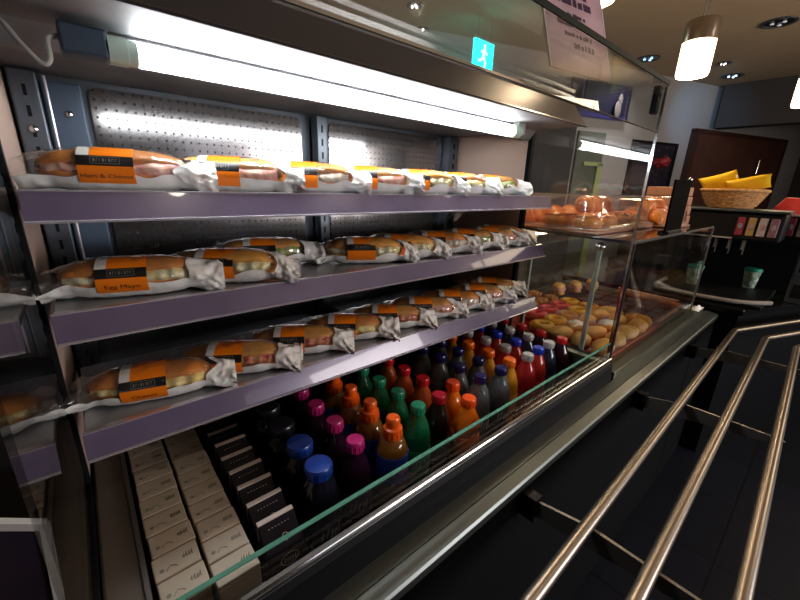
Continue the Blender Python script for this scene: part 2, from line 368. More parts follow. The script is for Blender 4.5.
wf = struct('fill_panel_1', MB().box(1.05, 3.35, -2.995, -2.985, -.38, .48), mat('fill_panel_glow', (.8, .85, .9), .3, emit=(.9, .88, 1), estr=1.2), smooth=False)  # added glowing panel, framed below, to go with the unseen fill light
mb = MB()
for a_ in ((1.0, 3.4, -.43, -.38), (1.0, 3.4, .48, .53), (1.0, 1.05, -.38, .48), (3.35, 3.4, -.38, .48), (2.18, 2.22, -.38, .48)): mb.box(a_[0], a_[1], -2.998, -2.95, a_[2], a_[3])
mb.build('fill_panel_frame', M['slate'], wf, world=True, smooth=False)
t = empty('fill_light_trough', (4.6, -1.6, .45), 'added grey trough hung around the unseen ceiling fill light', 'ceiling light')  # made up to house the ceiling fill light
mb = MB(); mb.prism([(-2.12, .56), (-2.06, .46), (-1.14, .46), (-1.08, .56), (-1.10, .56), (-1.15, .475), (-2.05, .475), (-2.10, .56)], 4.08, 5.12); mb.build('trough', M['slate'], t, world=True, smooth=False)
for x, y in ((4.2, -2.0), (5.0, -2.0), (4.2, -1.2), (5.0, -1.2)): MB().tube([(x, y, .475), (x, y, CZ)], .004, 8).build('hanging_rod', M['brk'], t, world=True)
# pendants
def pendant(x, y, zb, r, h, label, power):
    t = empty('pendant_lamp', (x, y, zb), label, 'pendant lamp', 'pendant lamps over the bakery counter')
    MB().lathe([(r*.93, 0), (r, .012), (r, h*.62), (r*.96, h*.63), (r*.90, h*.62), (r*.90, .012)], 32).build('glass_shade', mat('opal_glass', (1, .95, .85), .3, emit=(1, .72, .42), estr=5.5), t)
    MB().lathe([(r*1.0, h*.62), (r*1.03, h*.63), (r*1.03, h*.97), (r*.98, h), (.02, h*1.002)], 32).build('metal_collar', mat('bronze_collar', (.32, .27, .22), .28, .95), t)
    mb = MB(); top = CZ-zb
    for sx in (-1, 1): mb.tube([(sx*r*.45, 0, h), (sx*r*.25, 0, top)], .0028, 8)
    mb.build('suspension_wire', M['brk'], t)
    MB().lathe([(.05, top-.02), (.05, top-.001)], 24).build('ceiling_rose', M['chrome'], t)
    l = lamp('POINT', 'pendant_bulb', (x, y, zb-.05), power*1.9, (1, .72, .45), r*.8)
pendant(2.42, .66, .553, .068, .235, 'lit cylindrical pendant lamp with metal collar hanging over the bakery counter', 5)
pendant(3.30, .300, .505, .068, .235, 'lit pendant lamp cut by the right edge of the picture', 4)
pendant(1.50, .75, .63, .068, .235, 'lit pendant lamp behind the pink card at the top of the picture', 8)

# ------------------------------------------------------------------ cooler cabinet
CX0, CX1, YB = -.058, 1.152, 1.02
co = empty('display_cooler', (.55, .7, -H), 'tall open refrigerated display cabinet of dark metal with perforated back and lit canopy', 'display fridge')
W = dict(world=True)
MB().box(CX0, CX1, YB+.03, YB+.06, -H, .26).build('rear_panel', M['slate'], co, smooth=False, **W)
def perf_panel(x0, x1, z0, z1):
    mb = MB(); r = .02; pts = []
    for cx, cz, a0 in ((x1-r, z1-r, 0), (x0+r, z1-r, 90), (x0+r, z0+r, 180), (x1-r, z0+r, 270)):
        for k in range(5): a = math.radians(a0+k*22.5); pts.append((cx+r*math.cos(a), cz+r*math.sin(a)))
    n = len(pts); vs = [(x, YB, z) for x, z in pts]+[(x, YB+.012, z) for x, z in pts]
    mb.add(vs, [tuple(range(n)), tuple(range(2*n-1, n-1, -1))]+[(i, n+i, n+(i+1) % n, (i+1) % n) for i in range(n)])
    return mb
for x0, x1 in ((.055, .505), (.59, 1.06)):
    for z0, z1 in ((-.34, .165),): perf_panel(x0, x1, z0, z1).build('perforated_back', M['perf'], co, smooth=False, **W)
MB().box(CX0, CX1, YB+.013, YB+.029, -.665, .178).build('back_frame', M['slate'], co, smooth=False, **W)
MB().box(-.012, .045, YB-.004, YB+.012, -.36, .165).build('side_infill', M['blue_slate'], co, smooth=False, bevel=.003, **W)
for xx, ww in ((-.053, .038), (.535, .03), (1.065, .05)):
    mb = MB(); mb.box(xx, xx+ww, YB-.035, YB+.012, -.6, .172)
    u = mb.build('upright', M['slate'], co, smooth=False, bevel=.003, **W)
    mb = MB(); z = -.55
    while z < .14: mb.box(xx+ww*.42, xx+ww*.56, YB-.0365, YB-.035, z, z+.018); z += .034
    mb.build('slot', M['black'], u, smooth=False, **W).update({}) if False else mb.build('slots', M['black'], u, smooth=False, **W)
MB().box(.535, .585, YB-.006, YB+.012, -.36, .165).build('middle_post', M['slate'], co, smooth=False, bevel=.003, **W)
MB().tube([(-.005, YB-.04, .165), (-.005, YB-.04, -.34)], .0022, 8).build('bright_edge', M['strip_edge'], co, **W)
for nm, xa, xb in (('end_panel', CX1-.004, CX1+.012), ('end_panel', CX0-.012, CX0-.001)):
    MB().box(xa, xb, .72, YB+.06, -.67, .25).build(nm, M['cream'], co, smooth=False, **W)
    MB().box(xa, xb, .705, .72, -.67, .25).build('end_edge_trim', M['black'], co, smooth=False, **W)
    MB().box(xa+.003, xb-.003, .362 if xa > 0 else .345, .705, -.49, .247).build('end_glass', M['glass'], co, smooth=False, **W)
    MB().box(xa, xb, .35, 1.0, -H, -.49).build('lower_side', M['black'], co, smooth=False, **W)
# canopy: hollow dark hood, lining underneath, sloping fascia
MB().prism([(.548, .178), (.600, .250), (1.08, .250), (1.08, .185), (.60, .185), (.556, .178)], CX0-.012, CX1+.012).build('canopy', M['canopy'], co, smooth=False, **W)
MB().prism([(.545, .177), (.548, .1745), (.552, .176), (.550, .181)], CX0-.012, CX1+.012).build('canopy_lip', M['canopy'], co, smooth=False, **W)
MB().prism([(.596, .246), (.602, .246), (.606, .2535), (.598, .2535)], CX0-.012, CX1+.012).build('canopy_bead', M['chrome'], co, smooth=False, **W)
MB().box(CX0, CX1-.005, .553, YB+.01, .1762, .1778).build('canopy_lining', M['gutter'], co, smooth=False, **W)
MB().prism([(.695, .178), (.715, .150), (.735, .150), (.76, .178)], CX0, CX1-.005).build('light_gutter', M['gutter'], co, smooth=False, **W)
for (x, y, z) in ((.02, YB-.006, .11), (-.034, YB-.038, .075)):
    MB().blob((x, y, z), .007, .004, .007, 0).build('screw_head', M['chrome'], co, **W)
# well
MB().box(CX0, CX1, .366, YB+.02, -.68, -.665).build('well_floor', M['black'], co, smooth=False, **W)
MB().box(CX0, CX1, .352, .365, -.72, -.505).build('well_front_wall', M['black'], co, smooth=False, **W)
MB().box(CX0, -.014, .366, YB-.04, -.665, -.505).build('well_side_ledge', mat('bronze_ledge', (.22, .185, .15), .4, .3), co, smooth=False, bevel=.004, **W)
MB().box(-.016, -.010, .366, YB-.05, -.52, -.50).build('ledge_bead', M['brk'], co, smooth=False, **W)
MB().box(CX1-.03, CX1-.006, .366, .72, -.665, -.49).build('well_right_ledge', M['deck'], co, smooth=False, **W)
# low front glass and rail
fg = MB().box(CX0, CX1-.006, .357, .363, -.492, -.4335).build('front_glass', M['glass'], co, smooth=False, **W)
MB().box(CX0, CX1-.006, .3570, .3630, -.4335, -.4315).build('glass_edge', M['glass_edge'], fg, smooth=False, **W)
MB().prism([(.345, -.484), (.346, -.479), (.349, -.476), (.354, -.476), (.3562, -.478), (.3562, -.488), (.345, -.488)], CX0, CX1-.006).build('front_rail', M['chrome'], co, **W)
MB().prism([(.339, -.53), (.341, -.500), (.347, -.489), (.3560, -.489), (.3640, -.4925), (.366, -.505), (.352, -.54)], CX0, CX1-.006).build('rail_base', M['black'], co, smooth=False, **W)
MB().prism([(.3385, -.553), (.3395, -.531), (.352, -.535), (.352, -.60), (.3385, -.60)], CX0, CX1).build('kick_fascia', M['black'], co, smooth=False, **W)
MB().lathe([(.012, -.493), (.012, -.480), (.006, -.476)], 14, c=(CX1-.03, .359, 0)).build('glass_clip', M['chrome'], co, **W)

# service counter below
sc_ = empty('service_counter', (1.0, .3, -H), 'black fronted serving counter with a bright steel ledge running along it', 'counter')
M['satin'] = mat('satin_ledge_steel', (.22, .25, .245), .38, .9)
MB().prism([(.3384, -.553), (.3115, -.5545), (.3115, -.58), (.3384, -.58)], -.5, 2.32).build('ledge_rear_strip', M['satin'], sc_, smooth=False, **W)
MB().prism([(.3100, -.5550), (.288, -.5600), (.2845, -.564), (.2845, -.58), (.3100, -.58)], -.5, 2.32).build('ledge_front_strip', M['satin'], sc_, smooth=False, **W)
MB().box(-.5, 2.32, .288, .3384, -H, -.5802).build('front_panel', M['black'], sc_, smooth=False, **W)
for x in (.02, 1.95): MB().box(x, x+.004, .2868, .288, -H+.02, -.60).build('panel_joint', M['black_gloss'], sc_, smooth=False, **W)

# shelves
def shelf(z, label):
    t = empty('display_shelf', (.55, .8, z-.02), label, 'shelf', 'cooler shelves under the sandwiches')
    MB().box(CX0+.012, CX1-.012, .622, .875, z-.014, z-.003).build('shelf_panel', M['shelf'], t, smooth=False, bevel=.002, **W)
    MB().prism([(.618, z+.001), (.626, z+.001), (.626, z-.003), (.618, z-.012)], CX0+.012, CX1-.012).build('shelf_lip', M['strip_edge'], t, smooth=False, **W)
    MB().prism([(.6195, z), (.604, z-.036), (.602, z-.036), (.6165, z)], CX0+.010, CX1-.012).build('price_strip', M['strip'], t, smooth=False, **W)
    mb = MB(); mb.prism([(.604, z-.0365), (.599, z-.0365), (.598, z-.034), (.6015, z-.033)], CX0+.010, CX1-.012); mb.prism([(.620, z+.0015), (.6155, z+.0012), (.6165, z-.001), (.619, z-.001)], CX0+.010, CX1-.012)
    mb.build('strip_lips', M['strip_edge'], t, smooth=False, **W)
    for x in (-.034, .55, 1.088):
        MB().prism([(.66, z-.0145), (.985, z-.0145), (.985, z-.06), (.90, z-.045)], x-.002, x+.002).build('shelf_bracket', M['slate'], t, smooth=False, **W)
S1, S2, S3 = -.020, -.172, -.350
shelf(S1, 'top cooler shelf with lilac price strip, nearest the light tube')
shelf(S2, 'middle cooler shelf with lilac price strip, holding the egg mayo baguette')
shelf(S3, 'bottom cooler shelf with lilac price strip, right above the bottles')

# tube light
tl = empty('tube_light', (.5, .655, .13), 'glowing white tube light under the cooler canopy with blue-grey end holder', 'light')
TY, TZ = .655, .152
MB().tube([(.083+.012, TY, TZ), (.955, TY, TZ)], .0145, 20).build('tube', M['tube'], tl, **W)
mb = MB(); mb.lathe([(.0165, 0), (.0165, .020), (.0150, .0205), (.0150, .031)], 24); e1 = mb.build('tube_end', M['tube_cap'], tl); e1.location = Vector((.064, TY, TZ+H))-tl.location; e1.rotation_euler = (0, PI/2, 0)
e2 = e1.copy(); COL.objects.link(e2); e2.parent = tl; e2.location = Vector((.986, TY, TZ+H))-tl.location; e2.rotation_euler = (0, -PI/2, 0)
MB().box(.018, .064, TY-.014, TY+.02, TZ-.014, TZ+.018).build('end_holder', M['blue_slate'], tl, smooth=False, bevel=.003, **W)
MB().box(.975, 1.01, TY-.008, TY+.012, TZ-.006, TZ+.025).build('far_holder', M['cable'], tl, smooth=False, bevel=.003, **W)
MB().prism([(TY+.016, .1762), (TY+.008, .1705), (TY+.018, .164), (TY+.028, .166), (TY+.034, .1762)], .07, .97).build('reflector', M['gutter'], tl, smooth=False, **W)
def bez(P, n=24):
    out = []
    for s in range(len(P)-1):
        p0 = Vector(P[max(s-1, 0)]); p1 = Vector(P[s]); p2 = Vector(P[s+1]); p3 = Vector(P[min(s+2, len(P)-1)])
        for k in range(n):
            t = k/n; out.append(.5*((2*p1)+(-p0+p2)*t+(2*p0-5*p1+4*p2-p3)*t*t+(-p0+3*p1-3*p2+p3)*t**3))
    out.append(Vector(P[-1])); return out
MB().tube(bez([(-.048, .70, .176), (-.030, .668, .163), (-.016, .655, .140), (-.002, .65, .1225), (.006, .65, .128), (.008, .652, .150), (.019, .655, .156)], 8), .0028, 8).build('cable', M['cable'], tl, **W)

# glass shelf above the canopy with its upright front pane
tg = empty('top_glass_shelf', (.55, .48, .144), 'clear glass shelf with upright front pane on top of the cooler canopy', 'glass shelf')
MB().box(CX0-.01, CX1+.01, .360, .600, .254, .262).build('glass_top', M['glass'], tg, smooth=False, **W)
MB().box(CX0-.01, CX1+.01, .3565, .360, .2535, .2625).build('front_edge', M['dark_edge'], tg, smooth=False, **W)
MB().box(CX0-.01, CX1+.012, .362, .367, .150, .2535).build('front_pane', M['glass'], tg, smooth=False, **W)
MB().box(CX0-.01, CX1+.012, .3615, .3675, .1485, .150).build('pane_edge', M['dark_edge'], tg, smooth=False, **W)
MB().box(CX1+.0125, CX1+.0145, .3615, .3675, -.49, .2535).build('pane_end_edge', M['chrome'], tg, smooth=False, **W)
MB().box(CX1-.012, CX1+.008, .369, .385, .190, .2535).build('corner_clamp', mat('clamp_black', (.02, .03, .05), .15, .6), tg, smooth=False, bevel=.003, **W)
# pink card standing on the glass
cd = empty('menu_card', (.97, .485, .2625), 'pink printed card with dark lettering standing on the top glass shelf', 'card')
ang = math.atan2(.48-.516, 1.09-.874); cw = .115
cd.rotation_euler = (-.33, 0, ang)
MB().box(-cw, cw, 0, .003, 0, .30).build('card_face', basic('pink_card', (.55, .36, .42), var=.25, vscale=9), cd, smooth=False)
for sx in (-1, 1): MB().box(sx*cw-.0015, sx*cw+.0015, -.001, .004, 0, .30).build('card_edge', M['white'], cd, smooth=False)
def flat_text(body, size, x, z, m, parent, y=-.001, name='lettering'):
    vs, fs = text_mesh(body, size); mb = MB(); mb.add([(v.x+x, y, v.y+z) for v in vs], fs); return mb.build(name, m, parent, smooth=False)
ink = basic('plum_ink', (.05, .015, .06))
mb = MB(); random.seed(4)
for z, a0, b0, hh in ((.185, -.06, .05, .010), (.160, -.07, .06, .018), (.132, -.03, .04, .009), (.108, -.07, .06, .018), (.085, -.05, .05, .009), (.058, -.02, .06, .015)):
    x = a0
    while x < b0: ww = random.uniform(.004, .009); mb.box(x, x+ww, -.0012, -.0004, z, z+hh*random.uniform(.7, 1)); x += ww+random.choice((.002, .002, .007))
mb.build('printed_lines', ink, cd, smooth=False)

# ------------------------------------------------------------------ wrapped baguettes
LB = .182; RY, RZ = .034, .0250
def prof(t):                       # section scale along the loaf, t in -1..1
    return max(0., 1-abs(t)**3.4)**.5
FILL = {'egg': ((.86, .74, .32), (.80, .80, .55)), 'ham': ((.78, .32, .26), (.85, .55, .42)), 'salad': ((.22, .42, .06), (.65, .62, .30)), 'tomato': ((.60, .05, .04), (.75, .40, .20)), 'cheese': ((.88, .62, .14), (.88, .75, .35)), 'tuna': ((.72, .60, .48), (.80, .72, .60))}
FM = {}
for k, (c1, c2) in FILL.items():
    m = mat('filling_'+k, c1, .4, bump=.6, bscale=120, coat=.3); nt = m.node_tree; tc = nd(nt, 'ShaderNodeTexCoord'); n = nd(nt, 'ShaderNodeTexNoise'); n.inputs['Scale'].default_value = 70
    nt.links.new(tc.outputs['Object'], n.inputs['Vector']); r = nd(nt, 'ShaderNodeValToRGB'); r.color_ramp.elements[0].position = .42; r.color_ramp.elements[1].position = .58
    r.color_ramp.elements[0].color = (*c1, 1); r.color_ramp.elements[1].color = (*c2, 1); nt.links.new(n.outputs[0], r.inputs[0]); nt.links.new(r.outputs[0], nt.nodes['Principled BSDF'].inputs['Base Color']); FM[k] = m
ZC = RZ+.004
def N(v, s, f): return noise.noise(Vector(v)*f+Vector((s*3.7, s*1.3, s*.7)))
def loaf_mb(seed):
    mb = MB(); nu, nv = 44, 40
    def fn(u, v):
        t = -1+2*u; a = 2*PI*v        # a=0 faces the customer (-y), pi/2 up
        s = prof(t); dx = t*LB/2
        ad = (math.degrees(a)+180) % 360-180
        op = min(1, max(0, t+.1))*s; notch = math.exp(-((ad-2)/(9+9*op))**2)*(.38+.14*op) if s > .3 else 0
        k = s*(1-notch)*(1+.07*N((dx, math.cos(a)*.03, math.sin(a)*.03), seed, 32)+.025*N((dx, math.cos(a)*.03, math.sin(a)*.03), seed+5, 90))
        z = ZC+RZ*k*math.sin(a)*(1.0 if math.sin(a) > 0 else .92)
        return (dx, -RY*k*math.cos(a)+.003*math.sin(dx*20+seed), z+((.003+.005*op*max(0, math.cos(a)*.5+.5))*s if 2 < ad < 178 else 0))
    return mb.grid(fn, nu, nv)
def filling_mb(seed):
    mb = MB()
    def fn(u, v):
        t = -.88+1.76*u; s = prof(t); dx = t*LB/2; r = RY*s*(1.02+.16*N((dx, v*.01, 0), seed, 90))*(.55+.45*math.sin(PI*v))
        op = min(1, max(0, t+.1)); z = ZC+.001+.0015*op+(v-.5)*(.021+.011*op)+.0045*N((dx, 0, 0), seed+9, 60)
        return (dx, -r+.003*math.sin(dx*20+seed), z)
    return mb.grid(fn, 50, 8)
UB = LB/2+.034; UL = LB/2+.016
def bag_pt(x, a, seed, out=1.0):
    t = x/(LB/2); w_ = min(1, max(0, (abs(x)-LB/2*.70)/(UB-LB/2*.70))); w_ = w_*w_*(3-2*w_)
    s = max(prof(max(-1, min(1, t))), .0); e_ = .0155 if x > 0 else .012
    s = max(s, .74); hy = (RY*s+.003)*(1-w_)+.034*w_; hz = (RZ*s+.0055)*(1-w_)+(e_+.006)*w_
    zc = ZC*(1-w_)+.018*w_+w_*.012*N((x*.5, math.cos(a)*.03, 0), seed, 60)
    am = .0016+.0062*w_
    d = am*N((x, math.cos(a)*.035, math.sin(a)*.035), seed+3, 75)+am*.5*N((x, math.cos(a)*.035, math.sin(a)*.035), seed+7, 170)
    y = -(hy+d)*math.cos(a)*out; z = zc+(hz+d*.7)*math.sin(a)*out
    return (x, y, max(z, .0006*(2-out)))
def film_mb(seed):
    mb = MB(); x1 = LB/2*1.08
    def fn(u, v):
        x = -UL+(x1+UL)*u; return bag_pt(x, math.radians(-22+224*v), seed)
    return mb.grid(fn, 46, 26)
def paper_mb(seed):
    mb = MB()
    def fn(u, v):
        x = -UL+(UL+UB)*u; lo = -10-16*N((x, 0, 0), seed, 30)
        return bag_pt(x, math.radians(202+4*N((x, 1, 0), seed, 50)+(360+lo-202)*v), seed, 1.02)
    mb.grid(fn, 54, 18)
    def fn2(u, v):                 # paper tail folded over the right end
        a = math.radians(-24+228*v); x0 = LB/2*(.90+.26*N((v*.05, 0, 0), seed+2, 70)); return bag_pt(x0+(UB-x0)*u, a, seed, 1.03)
    return mb.grid(fn2, 20, 34)
LX0, LX1 = -.040, .022             # label band along the loaf
def lab_pt(x, deg, out=.0012):
    a = math.radians(deg); s = prof(x/(LB/2)); hy = RY*s+.0042+out; hz = RZ*s+.0042+out
    return (x, -hy*math.cos(a), max(ZC+hz*math.sin(a), .0004))
A0, AB0, AB1, A1 = -34, 10, 37, 165
def label_mb():
    mb = MB(); degs = list(range(A0, AB0, 6))+[AB0+(AB1-AB0)*k/5 for k in range(5)]+[AB1+(A1-AB1)*k/16 for k in range(17)]
    nv = len(degs)-1; xs = [LX0+(LX1-LX0)*k/9 for k in range(10)]
    def fn(u, v): return lab_pt(xs[round(u*9)], degs[round(v*nv)])
    def mf(u, v):
        d = degs[int(v*nv)]; x = xs[int(u*9)]
        if AB0 <= d < AB1-.1: return 2
        if d >= AB1-.1 and x < LX0+.0135: return 1
        return 0
    return mb.grid(fn, 9, nv, mfn=mf)
RAD = RY+.006
def wrap(vs, cx, deg0):
    out = []
    for v in vs:
        deg = deg0+math.degrees(v.y/RAD); out.append(lab_pt(cx+v.x, deg, .0018))
    return out
def sub_label(lab, words):
    mb = MB(); random.seed(3)      # boxed pale mark on the black band
    cx = (LX0+LX1)/2; x0, x1 = cx-.016, cx+.016; d0, d1 = 15, 33
    def strip(xa, xb, da, db):
        def fn(u, v): return lab_pt(xa+(xb-xa)*u, da+(db-da)*v, .0018)
        mb.grid(fn, 4 if xb-xa > .01 else 1, 3 if db-da > 5 else 1)
    strip(x0, x1, d0, d0+1); strip(x0, x1, d1-1, d1); strip(x0, x0+.0005, d0, d1); strip(x1-.0005, x1, d0, d1)
    x = x0+.003
    while x < x1-.004:
        strip(x, x+.0007, 20, 28); 
        if random.random() < .6: strip(x, x+.0019, random.choice((20, 26)), 28)
        x += .0034
    mb.build('boxed_mark', M['cream_ink'], lab)
    if words:
        vs, fs = text_mesh(words, .0115 if len(words) < 10 else .0095); mb = MB(); mb.add(wrap(vs, cx, -19), fs); mb.build('lettering', M['dark_ink'], lab, smooth=False)
variants = []
def make_baguette(seed, fill, words, crust, first):
    t = empty('wrapped_baguette', (0, 0, 0), 'x', 'sandwich')
    loaf_mb(seed).build('bread', crust, t, angle=80); filling_mb(seed).build('filling', FM[fill], t, angle=80)
    p_ = paper_mb(seed).build('paper_wrapper', M['paper'], t, angle=60); f_ = film_mb(seed).build('clear_film', M['film'], t, angle=180)
    l_ = label_mb().build('label_band', [M['orange'], M['white'], M['lblack']], t, angle=50)
    sub_label(l_, words)
    return t
rows = [
 (S1, 'sandwiches on the top shelf', [(.056, .690, -12, 'ham', 'Ham & Cheese', 'ham and cheese baguette in clear film, leftmost on the top shelf'),
   (.205, .692, -24, 'ham', '', 'wrapped baguette with pinkish ham, right next to the ham and cheese one, top shelf'),
   (.350, .695, -29, 'tuna', '', 'wrapped baguette with a large white paper end, third from the left on the top shelf'),
   (.492, .695, -32, 'ham', '', 'wrapped baguette with a red streaked filling, in the middle of the top shelf'),
   (.640, .690, -30, 'egg', '', 'wrapped baguette with low black band, third from the right on the top shelf'),
   (.785, .700, -32, 'cheese', '', 'wrapped baguette in bright paper, second from the right on the top shelf'),
   (.940, .705, -32, 'salad', '', 'wrapped baguette with green leaf showing, rightmost on the top shelf')]),
 (S2, 'sandwiches on the middle shelf', [(.050, .685, -14, 'egg', 'Egg Mayo', 'egg mayo baguette in clear film, leftmost on the middle shelf'),
   (.185, .690, -31, 'egg', '', 'wrapped baguette with yellow-green egg filling, overlapping the egg mayo one on the middle shelf'),
   (.290, .785, -18, 'salad', '', 'wrapped baguette with round white paper end, set farther back on the middle shelf'),
   (.488, .697, -28, 'egg', '', 'wrapped baguette with pale bread end, fourth along the middle shelf'),
   (.598, .698, -34, 'egg', '', 'wrapped baguette with orange label above the middle of the middle shelf edge, fifth along'),
   (.728, .704, -36, 'tuna', '', 'wrapped baguette with pale filling, sixth along the middle shelf'),
   (.850, .706, -36, 'salad', '', 'wrapped baguette with crumpled white paper, third from the right on the middle shelf'),
   (.965, .708, -36, 'ham', '', 'wrapped baguette with reddish crust, second from the right on the middle shelf'),
   (1.040, .730, -48, 'tomato', '', 'wrapped baguette with red filling, rightmost on the middle shelf')]),
 (S3, 'sandwiches on the bottom shelf', [(.050, .680, -14, 'cheese', 'Cheese', 'cheese baguette in clear film, leftmost on the bottom shelf'),
   (.182, .690, -30, 'tomato', '', 'wrapped baguette with red slice, right next to the cheese one on the bottom shelf'),
   (.312, .700, -32, 'tomato', '', 'wrapped baguette with tomato slice, third along the bottom shelf'),
   (.440, .700, -34, 'cheese', '', 'wrapped baguette with brown bread end, fourth along the bottom shelf'),
   (.565, .700, -35, 'tomato', '', 'wrapped baguette with tomato and cheese, fifth along the bottom shelf'),
   (.690, .702, -35, 'ham', '', 'wrapped baguette with pink filling, fourth from the right on the bottom shelf'),
   (.810, .704, -36, 'tuna', '', 'wrapped baguette with dull crust, third from the right on the bottom shelf'),
   (.930, .706, -38, 'ham', '', 'wrapped baguette with brown crust, second from the right on the bottom shelf'),
   (1.040, .740, -42, 'cheese', '', 'wrapped baguette with golden end, rightmost on the bottom shelf')])]
protos = {}; seed = 0
for z, grp, items in rows:
    for (x, y, deg, fill, words, lab) in items:
        key = (fill, words)
        if key not in protos:
            seed += 1; t = make_baguette(seed, fill, words, M['crust'] if seed % 2 else M['crust2'], True); protos[key] = t
        else: t = copy_tree(protos[key])
        move(t, x, y, z-.0025, math.radians(deg), 1.0); tag(t, lab, 'sandwich', grp)
# a few stacked behind on the middle shelf (dark brown rolls seen between)

# ------------------------------------------------------------------ cartons in the well
WF = -.665
def white_carton():
    t = empty('drink_carton', (0, 0, 0), 'x', 'carton'); h = .160
    MB().box(-.0275, .0275, -.0195, .0195, 0, h).build('carton_body', M['carton'], t, smooth=False, bevel=.0018)
    mb = MB(); mb.box(-.027, .027, -.0202, -.0196, h-.010, h-.0085); mb.build('fold_line', M['ink_grey'], t, smooth=False)
    mb = MB(); mb.lathe([(.0028, h+.0001), (.0028, h+.0006)], 12, c=(-.018, -.006, 0)); mb.tube([(-.013, -.010, h+.0004), (-.008, -.004, h+.0004), (-.002, -.007, h+.0004), (.0, -.010, h+.0004)], .0005, 5)
    for k in range(4): mb.tube([(.008+.0035*k, -.001, h+.0004), (.010+.0035*k, .004+.002*(k % 2), h+.0004), (.0095+.0035*k, -.003, h+.0004)], .0006, 5)
    mb.build('printed_mark', M['ink_grey'], t)
    return t
proto = white_carton(); first = True
ordn = ['first', 'second', 'third', 'fourth', 'fifth', 'sixth', 'seventh', 'eighth', 'ninth', 'tenth', 'eleventh', 'twelfth', 'thirteenth']
for ci, (cx, nm) in enumerate(((.0235, 'left'), (.0835, 'right'))):
    for k in range(12):
        y = (.425 if ci else .440)+k*.0415
        if y > .93: continue
        t = proto if first else copy_tree(proto); first = False
        random.seed(ci*40+k)
        move(t, cx+random.uniform(-.001, .001), y, WF, random.uniform(-.015, .015))
        tag(t, 'white drink carton in the %s white row, %s from the front glass' % (nm, ordn[k]), 'carton', 'white drink cartons at the left of the cooler')
def black_carton():
    t = empty('drink_carton', (0, 0, 0), 'x', 'carton'); h = .170
    mb = MB(); mb.prism([(-.021, 0), (.021, 0), (.021, h), (.013, h), (-.021, h-.030)], -.028, .028); mb.build('carton_body', M['carton_blk'], t, smooth=False, bevel=.001)
    mb = MB(); mb.prism([(.0125, h-.0006), (.0135, h+.0012), (.0205, h+.0014), (.0205, h-.001), (.013, h-.002)], -.028, .028)
    mb.add([(-.0286, .013, h+.001), (-.0286, .0135, h-.030), (-.0286, .0165, h-.030), (-.0286, .0165, h+.001), (-.0286, .015, h+.001), (-.0286, .0145, h+.001), (-.0286, .014, h+.001)], [(0, 1, 2, 3, 4, 5, 6)])
    mb.build('pale_top_edge', M['pink_edge'], t, smooth=False)
    mb = MB(); y0, z0 = -.004, h-.0135
    def fn_ring(a): return (.004+.0045*math.cos(a), -.010+.004*math.sin(a), h-.0195+.0035*math.sin(a))
    mb.tube([fn_ring(2*PI*i/14) for i in range(15)], .0005, 5)
    for k in range(7): mb.tube([(-.016+.005*k, .0045, h-.0065), (-.014+.005*k, .0045, h-.0065)], .0005, 5)
    mb.build('printed_mark', M['pink_edge'], t)
    return t
proto = black_carton()
for k in range(11):
    y = .440+k*.0445
    t = proto if k == 0 else copy_tree(proto)
    move(t, .154+.001*math.sin(k*3), y, WF, .02*math.sin(k*2.3))
    tag(t, 'black drink carton with pale top edge, %s from the front glass' % ordn[k], 'carton', 'black drink cartons beside the white ones')
# large round stamp on the front of the nearest black carton
t0 = [o for o in COL.objects if o.name.startswith('drink_carton') and o.get('label', '').startswith('black drink carton with pale top edge, first')][0]
mb = MB(); mb.tube([(.004+.014*math.cos(a), -.0215, .118+.011*math.sin(a)) for a in [2*PI*i/20 for i in range(21)]], .0006, 5)
for k in range(5): mb.tube([(-.004+.004*k, -.0215, .114), (-.003+.004*k, -.0215, .122)], .0006, 5)
mb.build('oval_stamp', M['ink_grey'], t0)

